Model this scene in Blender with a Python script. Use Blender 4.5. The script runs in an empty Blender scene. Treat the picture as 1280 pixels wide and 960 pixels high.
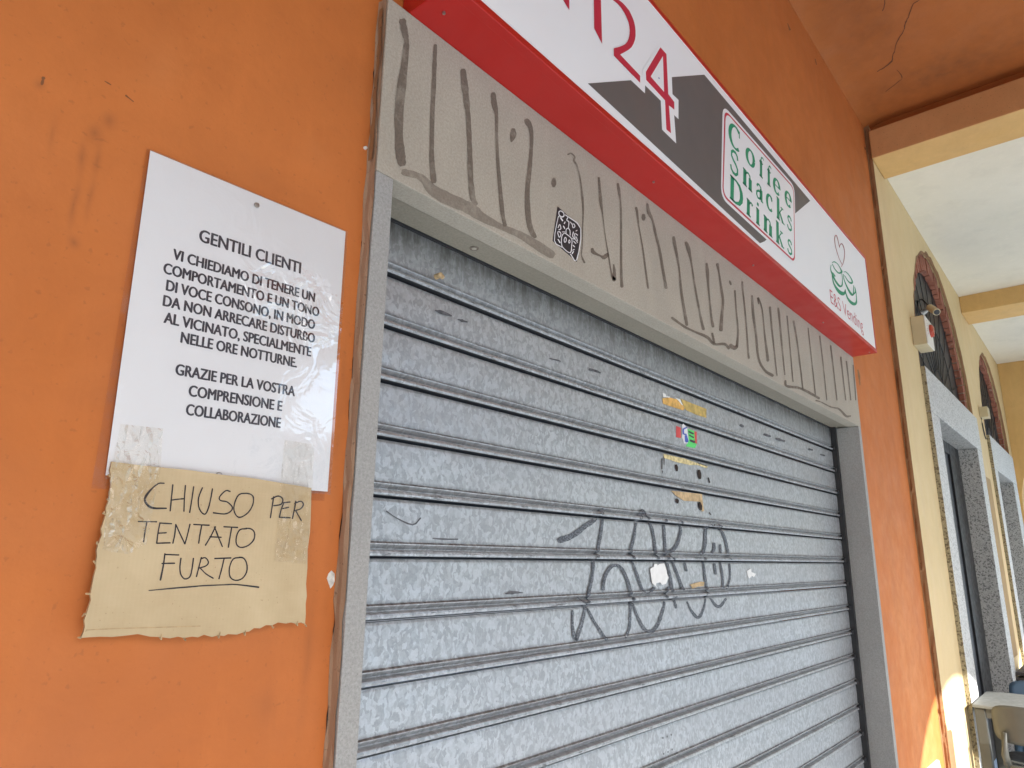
import bpy, bmesh, math, random
from mathutils import Vector, Matrix
R = math.radians
random.seed(7)
sc = bpy.context.scene
COL = sc.collection
# ---------------------------------------------------------------- camera
cd = bpy.data.cameras.new("camera"); cam = bpy.data.objects.new("camera", cd); COL.objects.link(cam)
cd.sensor_width = 36; cd.lens = 858.11/1280*36; cd.clip_start = .02; cd.clip_end = 2000
_r = ((0.65144, -0.75857, 0.01375), (0.19456, 0.14951, -0.96943), (0.73333, 0.63420, 0.24499))
m = Matrix(((_r[0][0], -_r[1][0], -_r[2][0]), (_r[0][1], -_r[1][1], -_r[2][1]), (_r[0][2], -_r[1][2], -_r[2][2])))
cam.matrix_world = Matrix.Translation((-0.62896, -0.85195, 1.48)) @ m.to_4x4()
sc.camera = cam
# ---------------------------------------------------------------- light
SUN_DIR = Vector((-.25, -1, .641)).normalized()       # towards the sun
elev = math.asin(SUN_DIR.z); azim = math.atan2(SUN_DIR.x, SUN_DIR.y)
w = bpy.data.worlds.new("World"); sc.world = w; w.use_nodes = True
nt = w.node_tree; sky = nt.nodes.new('ShaderNodeTexSky'); sky.sky_type = 'NISHITA'; sky.sun_disc = False
sky.sun_elevation = elev; sky.sun_rotation = azim; sky.dust_density = 1.5
bg = nt.nodes['Background']; bg.inputs[1].default_value = 0.15; nt.links.new(sky.outputs[0], bg.inputs[0])
sl = bpy.data.lights.new("sun", 'SUN'); sl.energy = 5; sl.angle = R(.5); sl.color = (1, .99, .955)
so = bpy.data.objects.new("sun", sl); COL.objects.link(so); so.rotation_euler = SUN_DIR.to_track_quat('Z', 'Y').to_euler()
sc.view_settings.view_transform = 'Standard'; sc.view_settings.look = 'None'
sc.view_settings.gamma = 1; sc.view_settings.use_curve_mapping = False
sc.view_settings.exposure = 1.48
sc.cycles.max_bounces = 10; sc.cycles.diffuse_bounces = 6; sc.cycles.transparent_max_bounces = 16
# ---------------------------------------------------------------- measured marks (1/10 mm, on their own surfaces)
D = {
'DRIPS': [[274,24304,377,24396,256,24227,428,24379,299,24186,426,24298,308,24113,460,24247,334,24059,475,24181,353,24007,491,24127,371,23971,501,24088,395,23955,501,24048,401,23928,513,24013,411,23887,515,23956,397,23813,534,23896,402,23740,526,23810,395,23646,526,23717,383,23535,527,23610,370,23403,524,23480,352,23251,518,23333,329,23090,518,23182,309,22935,518,23036,305,22794,506,22891,292,22650,504,22751,296,22514,488,22608,296,22376,486,22473,295,22234,496,22340,312,22099,497,22199,331,21973,501,22066,340,21860,514,21955,345,21762,533,21869,345,21676,560,21802,365,21613,565,21734,376,21553,580,21679,383,21501,597,21638,411,21473,592,21596,424,21443,601,21564,435,21410,614,21531,487,21386,595,21458],[1135,24332,1186,24363,1119,24295,1203,24347,1117,24192,1206,24246,1112,24089,1212,24149,1120,23990,1205,24041,1107,23870,1220,23937,1114,23749,1217,23810,1120,23619,1217,23676,1116,23481,1225,23543,1117,23348,1228,23409,1120,23221,1223,23276,1120,23094,1219,23145,1115,22962,1221,23017,1116,22829,1220,22884,1114,22687,1228,22747,1121,22545,1230,22601,1128,22405,1233,22458,1131,22273,1242,22329,1139,22157,1243,22209,1145,22050,1247,22101,1144,21943,1259,22001,1151,21837,1271,21900,1165,21732,1287,21799,1180,21629,1307,21699,1190,21524,1336,21604,1215,21428,1347,21498,1248,21406,1327,21448],[1869,24232,1960,24297,1847,24170,1999,24278,1856,24091,2019,24206,1874,24019,2030,24127,1874,23933,2059,24061,1892,23857,2071,23981,1900,23772,2096,23908,1936,23706,2094,23814,1951,23623,2112,23731,1965,23534,2133,23646,1984,23449,2148,23557,2021,23375,2147,23456,2034,23277,2168,23360,2051,23163,2186,23244,2072,23026,2198,23098,2081,22862,2223,22941,2107,22702,2228,22769,2114,22542,2250,22614,2131,22397,2258,22462,2129,22245,2280,22321,2143,22107,2287,22179,2156,21977,2300,22050,2178,21855,2311,21923,2182,21727,2345,21813,2207,21624,2361,21708,2230,21541,2380,21630,2257,21486,2398,21587,2294,21461,2408,21567,2326,21452,2424,21548,2352,21439,2446,21525,2393,21439,2449,21491],[2773,24219,2856,24274,2751,24165,2890,24257,2745,24100,2915,24211,2762,24050,2916,24150,2763,23988,2934,24101,2774,23929,2947,24051,2794,23879,2961,24003,2822,23839,2974,23953,2858,23802,2978,23885,2882,23743,2985,23806,2890,23656,2993,23715,2895,23555,2995,23609,2903,23443,2993,23491,2913,23319,2996,23364,2924,23181,3004,23225,2931,23027,3019,23075,2943,22871,3034,22919,2953,22716,3055,22770,2974,22572,3071,22623,2989,22425,3096,22482,3009,22282,3119,22339,3028,22138,3145,22199,3052,21990,3168,22049,3069,21833,3201,21899,3098,21693,3222,21755,3122,21575,3245,21638,3155,21498,3254,21551,3170,21437,3279,21499,3190,21391,3297,21453,3206,21338,3321,21403,3239,21325,3308,21364],[3843,24147,3931,24235,3846,24097,3994,24245,3871,24059,4044,24236,3913,24044,4081,24211,3958,24036,4107,24165,3985,24003,4137,24113,4008,23954,4153,24047,4025,23893,4162,23972,4037,23815,4163,23882,4039,23712,4165,23775,4042,23585,4151,23636,4025,23429,4145,23483,4008,23264,4131,23316,3982,23094,4124,23153,3961,22927,4102,22982,3927,22750,4084,22810,3910,22578,4054,22634,3890,22405,4050,22472,3891,22237,4050,22308,3886,22063,4073,22149,3903,21910,4086,21995,3927,21783,4101,21869,3952,21684,4125,21778,3979,21606,4161,21714,4020,21553,4186,21659,4056,21508,4213,21614,4086,21471,4239,21589,4119,21448,4260,21580,4164,21453,4270,21556,4196,21447,4292,21536,4242,21452,4300,21505],[3429,23713,3517,23761,3403,23660,3549,23741,3400,23624,3556,23711,3386,23583,3576,23687,3381,23552,3584,23652,3384,23527,3573,23603,3384,23498,3553,23551,3386,23464,3520,23499,3387,23424,3486,23449,3391,23385,3450,23401,3396,23370,3432,23379],[4887,23212,4957,23241,4860,23174,4977,23222,4844,23141,4989,23200,4832,23110,4994,23177,4818,23078,5004,23156,4814,23050,5004,23133,4814,23026,5002,23110,4819,23005,4998,23087,4838,22993,4979,23057,4849,22976,4968,23031,4873,22959,4944,22992],[517,21268,534,21352,562,21252,591,21393,664,21276,692,21418,767,21299,800,21452,865,21334,906,21461,935,21323,1020,21486,991,21308,1112,21465,1034,21264,1190,21437,1086,21209,1259,21415,1165,21166,1325,21403,1261,21143,1404,21402,1364,21137,1494,21400,1466,21119,1605,21419,1590,21134,1711,21411,1728,21142,1841,21423,1877,21152,1992,21445,2029,21181,2142,21446,2143,21170,2296,21472,2240,21179,2410,21452,2317,21164,2506,21439,2420,21170,2573,21402,2535,21170,2659,21385,2668,21175,2775,21379,2813,21187,2907,21374,2968,21211,3043,21364,3115,21221,3186,21371,3265,21235,3331,21380,3412,21239,3488,21407,3561,21257,3638,21417,3687,21251,3789,21441,3799,21254,3912,21441,3892,21244,4023,21445,3987,21229,4135,21448,4106,21220,4258,21442,4245,21202,4413,21444,4405,21188,4581,21436,4584,21187,4747,21414,4756,21177,4919,21402,4877,21215,4976,21351],[5453,24065,5433,24078,5479,24078,5447,24100,5509,24105,5477,24124,5537,24132,5508,24153,5558,24150,5547,24183,5577,24160,5594,24204,5608,24161,5644,24214,5653,24164,5690,24209,5688,24154,5737,24204,5709,24143,5768,24186,5704,24129,5775,24154,5689,24104,5758,24118,5668,24064,5746,24091,5663,24020,5749,24075,5693,23997,5763,24058,5731,23984,5794,24042,5772,23966,5833,24016,5811,23930,5870,23971,5847,23866,5905,23904,5885,23785,5941,23820,5919,23692,5978,23726,5951,23595,6005,23626,5968,23486,6036,23522,5986,23368,6058,23405,5993,23247,6083,23292,6003,23139,6098,23185,6023,23051,6098,23086,6027,22967,6106,23002,6034,22886,6104,22916,6039,22800,6098,22824,6034,22704,6094,22728,6028,22607,6081,22627,6021,22505,6068,22523,6011,22397,6060,22416,6004,22278,6053,22296,5997,22149,6046,22167,5992,22027,6038,22043,5982,21923,6033,21940,5971,21845,6021,21860,5959,21784,6002,21796,5948,21730,5993,21745,5948,21679,5997,21700,5966,21632,6017,21660,5989,21589,6055,21631,6023,21554,6093,21599,6055,21518,6129,21565,6081,21516,6126,21544],[6747,24086,6801,24114,6730,24058,6822,24104,6734,23982,6833,24032,6733,23905,6849,23964,6747,23834,6850,23886,6752,23753,6862,23808,6756,23665,6877,23724,6762,23572,6890,23634,6759,23473,6915,23550,6784,23392,6915,23458,6801,23320,6928,23385,6832,23263,6930,23314,6862,23199,6937,23237,6895,23112,6946,23137,6918,22985,6969,23009,6948,22837,6989,22856,6974,22682,7015,22701,7003,22543,7041,22561,7031,22423,7071,22442,7057,22312,7104,22334,7085,22205,7138,22230,7113,22097,7170,22123,7141,21980,7201,22006,7172,21858,7230,21884,7202,21746,7260,21772,7225,21653,7296,21687,7245,21590,7335,21637,7265,21548,7373,21613,7278,21514,7420,21601,7289,21476,7468,21582,7352,21471,7459,21534],[7350,21934,7393,21952,7339,21915,7409,21945,7341,21870,7423,21905,7340,21825,7442,21867,7336,21779,7461,21828,7339,21735,7464,21780,7330,21685,7469,21730,7317,21632,7470,21679,7296,21575,7476,21629,7299,21525,7460,21573,7326,21501,7423,21530],[7640,24325,7703,24360,7623,24294,7729,24352,7626,24250,7747,24316,7637,24214,7755,24278,7635,24164,7779,24241,7651,24109,7788,24182,7677,24041,7796,24104,7705,23960,7811,24015,7738,23872,7816,23911,7754,23769,7826,23803,7755,23656,7836,23692,7759,23538,7833,23569,7746,23401,7839,23440,7744,23251,7832,23287,7732,23071,7830,23109,7723,22870,7819,22907,7718,22669,7803,22701,7702,22478,7801,22514,7691,22305,7798,22343,7687,22141,7788,22177,7681,21988,7783,22024,7670,21848,7788,21889,7671,21731,7788,21773,7674,21632,7790,21673,7670,21537,7801,21583,7663,21438,7814,21491,7694,21419,7785,21451],[8537,24012,8610,24052,8520,23979,8643,24045,8525,23947,8660,24021,8532,23922,8674,24000,8548,23895,8680,23963,8569,23846,8688,23905,8590,23769,8696,23820,8612,23672,8707,23717,8639,23562,8719,23600,8673,23446,8737,23477,8708,23319,8773,23350,8751,23181,8816,23212,8790,23035,8865,23070,8828,22889,8906,22924,8859,22735,8942,22771,8889,22575,8972,22610,8916,22419,9001,22454,8938,22275,9032,22313,8963,22152,9055,22189,8985,22042,9077,22079,9002,21936,9103,21976,9025,21829,9122,21867,9048,21820,9106,21843],[9174,24394,9234,24424,9158,24367,9257,24417,9158,24296,9284,24358,9157,24224,9308,24298,9150,24147,9345,24249,9173,24084,9374,24203,9229,24046,9400,24162,9288,24018,9446,24133,9361,24003,9483,24084,9423,23966,9518,24021,9448,23888,9570,23952,9483,23800,9602,23860,9504,23697,9647,23769,9546,23603,9678,23670,9592,23514,9719,23580,9627,23420,9776,23497,9685,23330,9813,23394,9724,23214,9864,23280,9759,23069,9915,23139,9804,22906,9954,22972,9843,22740,9996,22805,9878,22590,10037,22657,9910,22463,10077,22534,9951,22355,10102,22419,9977,22247,10141,22315,10010,22138,10174,22205,10051,22125,10149,22166],[8907,23963,9031,24014,8863,23905,9070,23990,8869,23890,9062,23970,8863,23871,9066,23955,8844,23847,9083,23944,8849,23832,9075,23924,8849,23815,9073,23906,8860,23803,9060,23884,8866,23788,9051,23863,8886,23779,9029,23837,8913,23763,8998,23798],[6382,22014,6457,22052,6365,21979,6491,22041,6377,21964,6493,22017,6369,21937,6507,22004,6374,21900,6523,22005,6429,21889,6526,21994,6502,21892,6570,21987,6592,21907,6639,21980,6679,21918,6719,21982,6751,21928,6787,21985,6797,21927,6842,21990,6828,21911,6892,22006,6877,21907,6915,22019,6955,21927,6915,22026,7026,21975,6929,22031,7086,22019,6956,22059,7121,22064,7008,22095,7157,22103,7059,22133,7177,22145,7118,22162],[10639,23958,10742,24003,10608,23914,10780,23989,10605,23887,10788,23964,10594,23863,10799,23952,10603,23827,10801,23918,10617,23746,10828,23844,10672,23617,10859,23705,10743,23448,10908,23524,10821,23261,10953,23320,10880,23073,10991,23119,10914,22880,11015,22919,10917,22669,11046,22717,10922,22463,11072,22517,10941,22274,11099,22333,10972,22101,11140,22165,11017,21942,11180,22004,11056,21796,11225,21859,11092,21672,11260,21734,11102,21571,11301,21642,11124,21500,11316,21568,11141,21437,11331,21504,11161,21371,11346,21435,11205,21355,11317,21394],[11401,24068,11506,24130,11390,24028,11564,24131,11401,23990,11614,24118,11422,23966,11651,24100,11448,23940,11686,24068,11462,23883,11740,24023,11511,23821,11765,23945,11576,23750,11780,23846,11642,23655,11798,23726,11700,23525,11827,23580,11753,23349,11865,23395,11799,23133,11913,23180,11850,22906,11960,22950,11893,22683,12024,22734,11958,22465,12083,22514,12017,22237,12162,22293,12097,22034,12216,22079,12138,21858,12288,21914,12174,21740,12338,21801,12207,21662,12371,21724,12227,21596,12411,21667,12250,21524,12451,21600,12303,21511,12424,21556],[12804,23882,12902,23921,12775,23844,12937,23909,12775,23777,12950,23846,12767,23711,12972,23791,12756,23635,12997,23728,12756,23541,13008,23636,12775,23429,12994,23509,12792,23298,12978,23364,12811,23148,12963,23202,12825,22979,12963,23028,12850,22777,12968,22818,12867,22542,12989,22584,12877,22312,13022,22361,12898,22132,13043,22181,12911,22012,13070,22067,12922,21931,13100,21995,12933,21868,13130,21938,12956,21801,13149,21868,13003,21787,13118,21828],[13595,24137,13751,24205,13555,24079,13814,24191,13609,24023,13803,24106,13633,23958,13821,24038,13679,23895,13819,23953,13709,23802,13837,23854,13729,23670,13877,23728,13758,23515,13913,23576,13781,23358,13953,23424,13797,23222,13986,23293,13811,23121,14014,23197,13833,23045,14029,23117,13843,22971,14038,23036,13831,22877,14038,22939,13812,22763,14000,22813,13765,22630,13958,22678,13711,22491,13911,22540,13651,22353,13882,22410,13607,22222,13853,22284,13560,22092,13832,22159,13526,21966,13799,22033,13483,21839,13775,21908,13529,21805,13703,21846],[14547,23850,14619,23883,14532,23825,14653,23879,14534,23809,14667,23868,14524,23788,14692,23863,14524,23770,14710,23855,14538,23758,14715,23842,14550,23746,14725,23830,14572,23738,14727,23814,14589,23729,14736,23801,14610,23721,14740,23785,14651,23720,14729,23758],[14936,23637,15026,23668,14906,23605,15056,23656,14909,23425,15051,23472,14922,23248,15035,23285,14916,23066,15040,23107,14920,22891,15040,22930,14934,22719,15048,22757,14941,22547,15076,22590,14957,22383,15082,22421,14940,22221,15087,22261,14903,22067,15064,22106,14856,21921,15016,21956,14784,21772,14981,21814,14725,21625,14940,21671,14756,21600,14885,21627],[15642,24182,15730,24212,15612,24151,15758,24201,15609,24091,15755,24141,15595,24038,15761,24095,15596,23969,15756,24026,15607,23857,15754,23909,15621,23677,15770,23729,15646,23453,15788,23502,15673,23213,15805,23257,15688,22986,15821,23028,15699,22771,15824,22810,15696,22554,15831,22594,15696,22350,15829,22388,15696,22170,15826,22207,15689,22016,15828,22054,15678,21882,15827,21922,15671,21766,15825,21807,15675,21668,15819,21707,15666,21585,15838,21633,15675,21527,15846,21576,15673,21473,15868,21530,15686,21421,15873,21475,15727,21407,15839,21439],[16446,23915,16550,23950,16411,23880,16583,23937,16395,23703,16585,23764,16368,23523,16594,23596,16363,23350,16588,23422,16366,23176,16594,23251,16382,23008,16616,23085,16422,22849,16635,22919,16456,22681,16665,22748,16489,22500,16687,22560,16499,22282,16697,22339,16491,22037,16707,22097,16517,21809,16706,21863,16559,21620,16755,21682,16647,21487,16841,21558,16760,21389,16963,21474,16909,21324,17089,21408,17058,21268,17240,21364,17227,21229,17401,21341,17418,21216,17579,21342,17612,21216,17773,21347,17797,21212,17972,21347,17921,21238,18027,21319],[17106,23777,17027,23750,17130,23803,16999,23758,17133,23879,16980,23825,17130,23964,16956,23903,17125,24022,16954,23970,16991,23970,17130,24058,17040,23943,17202,24022,17139,23882,17283,23947,17231,23781,17374,23839,17302,23644,17439,23694,17335,23453,17473,23498,17351,23215,17483,23256,17363,22964,17485,23002,17362,22729,17511,22774,17372,22510,17548,22563,17394,22297,17581,22352,17399,22102,17625,22167,17406,21949,17654,22019,17402,21853,17672,21926,17416,21805,17658,21868,17385,21763,17684,21838,17397,21722,17669,21791,17450,21700,17613,21741],[18123,23986,18267,24033,18076,23940,18316,24018,18092,23760,18306,23829,18102,23582,18300,23645,18108,23397,18301,23457,18114,23197,18309,23256,18141,22980,18306,23030,18159,22746,18320,22794,18181,22508,18332,22551,18207,22275,18339,22312,18212,22042,18364,22083,18233,21813,18373,21850,18252,21585,18384,21619,18265,21357,18401,21391,18293,21346,18375,21367],[19044,24213,19155,24250,19008,24178,19193,24240,19004,24077,19212,24145,18992,23984,19238,24064,18998,23876,19245,23956,19026,23724,19230,23787,19045,23494,19223,23548,19046,23208,19232,23263,19052,22905,19237,22958,19075,22621,19226,22663,19086,22354,19230,22393,19092,22090,19239,22129,19108,21831,19239,21864,19113,21570,19249,21603,19141,21560,19223,21580],[19980,24155,20071,24184,19950,24127,20102,24175,19960,23806,20102,23850,19969,23489,20105,23529,19980,23171,20103,23206,19981,22843,20108,22878,19985,22507,20103,22538,19976,22161,20107,22194,19968,21814,20108,21848,19978,21476,20093,21503,20001,21467,20070,21483],[20672,24134,20807,24179,20635,24094,20859,24170,20689,23914,20917,23991,20753,23744,20967,23814,20814,23562,21014,23625,20868,23349,21052,23405,20917,23088,21076,23134,20946,22788,21107,22833,20958,22484,21144,22534,20991,22218,21153,22260,20999,21990,21179,22035,21021,21792,21181,21831,21029,21601,21193,21640,21044,21407,21201,21443,21076,21396,21170,21418],[22489,24318,22578,24345,22460,24292,22609,24338,22474,24021,22624,24065,22497,23763,22630,23801,22506,23483,22649,23523,22522,23158,22664,23197,22534,22768,22682,22807,22543,22333,22705,22373,22562,21884,22717,21921,22577,21447,22734,21482,22609,21437,22703,21458],[24017,24369,24136,24404,23980,24336,24177,24395,24000,24113,24189,24168,24019,23905,24204,23957,24049,23671,24205,23714,24057,23362,24221,23405,24070,22956,24223,22995,24077,22482,24225,22517,24084,21983,24224,22015,24080,21500,24235,21533,24111,21490,24204,21510],[25510,24299,25649,24339,25465,24263,25697,24328,25505,23966,25690,24016,25513,23662,25717,23716,25534,23361,25728,23411,25560,23056,25729,23098,25572,22740,25738,22780,25571,22416,25756,22459,25583,22094,25758,22133,25600,21776,25756,21810,25632,21767,25725,21787],[26964,24104,27125,24147,26912,24064,27180,24135,26929,23827,27170,23890,26946,23593,27161,23647,26974,23358,27141,23400,26970,23107,27156,23151,26987,22847,27151,22886,26989,22575,27163,22615,26997,22302,27170,22340,26998,22030,27184,22070,27035,22020,27147,22044],[27849,24093,28014,24136,27795,24052,28070,24124,27819,23820,28061,23882,27831,23586,28065,23644,27846,23353,28065,23406,27869,23123,28051,23166,27865,22887,28059,22932,27870,22655,28052,22695,27871,22422,28047,22460,27857,22186,28058,22229,27897,22176,28018,22201],[29014,24172,29126,24200,28975,24145,29162,24191,28937,23862,29145,23912,28918,23580,29108,23624,28886,23307,29086,23352,28867,23066,29047,23105,28834,22861,29018,22900,28792,22682,28997,22724,28765,22518,28959,22557,28734,22348,28927,22386,28769,22336,28884,22359],[10288,21344,10341,21393,10309,21324,10398,21406,10486,21304,10582,21391,10675,21290,10762,21369,10858,21273,10946,21354,11037,21260,11124,21346,11210,21260,11285,21341,11374,21265,11441,21342,11537,21273,11602,21349,11713,21281,11775,21357,11914,21292,11976,21372,12125,21301,12202,21399,12332,21312,12424,21417,12500,21311,12629,21424,12624,21294,12780,21397,12724,21258,12888,21355,12839,21224,12976,21319,12996,21211,13080,21314,13214,21255,13230,21336,13442,21317,13436,21397,13651,21376,13657,21464,13798,21408,13860,21510,13877,21410,14011,21513,13941,21398,14099,21487,13988,21365,14174,21465,14063,21343,14237,21441,14139,21348,14244,21407],[12899,21585,12994,21621,12878,21552,13036,21611,12897,21522,13047,21577,12908,21489,13066,21547,12915,21456,13088,21518,12934,21427,13095,21482,12934,21392,13114,21451,12948,21361,13115,21415,12954,21328,13123,21381,12949,21290,13143,21352,12994,21275,13110,21311],[14132,21468,14269,21579,14189,21425,14418,21611,14268,21432,14476,21596,14333,21423,14548,21595,14429,21428,14588,21586,14541,21435,14609,21592,14672,21470,14606,21593,14764,21517,14640,21599,14824,21553,14705,21623,14876,21585,14779,21649,14934,21633,14875,21671],[19146,21366,19264,21391,19102,21332,19298,21374,19078,21276,19300,21318,19039,21210,19281,21260,19047,21141,19288,21229,19197,21111,19333,21215,19458,21124,19541,21246,19809,21184,19862,21292,20178,21246,20238,21354,20497,21288,20589,21406,20757,21321,20860,21423,20977,21328,21114,21447,21211,21338,21364,21457,21484,21342,21654,21466,21811,21340,22003,21473,22187,21340,22380,21468,22595,21343,22767,21455,22984,21333,23176,21457,23115,21357,23231,21431],[22564,21194,22603,21236,22613,21186,22678,21256,22763,21202,22823,21268,22904,21221,22959,21279,23059,21236,23122,21292,23259,21244,23344,21307,23543,21249,23638,21313,23890,21250,23989,21316,24262,21254,24353,21317,24602,21256,24703,21338,24937,21293,24993,21356,25236,21324,25297,21404,25500,21348,25613,21450,25751,21362,25923,21461,25987,21334,26227,21439,26239,21285,26493,21386,26459,21221,26763,21347,26734,21201,26946,21315,26996,21212,27096,21325,27238,21258,27224,21344,27421,21310,27396,21376,27598,21347,27587,21414,27684,21379,27678,21419]],
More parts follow.
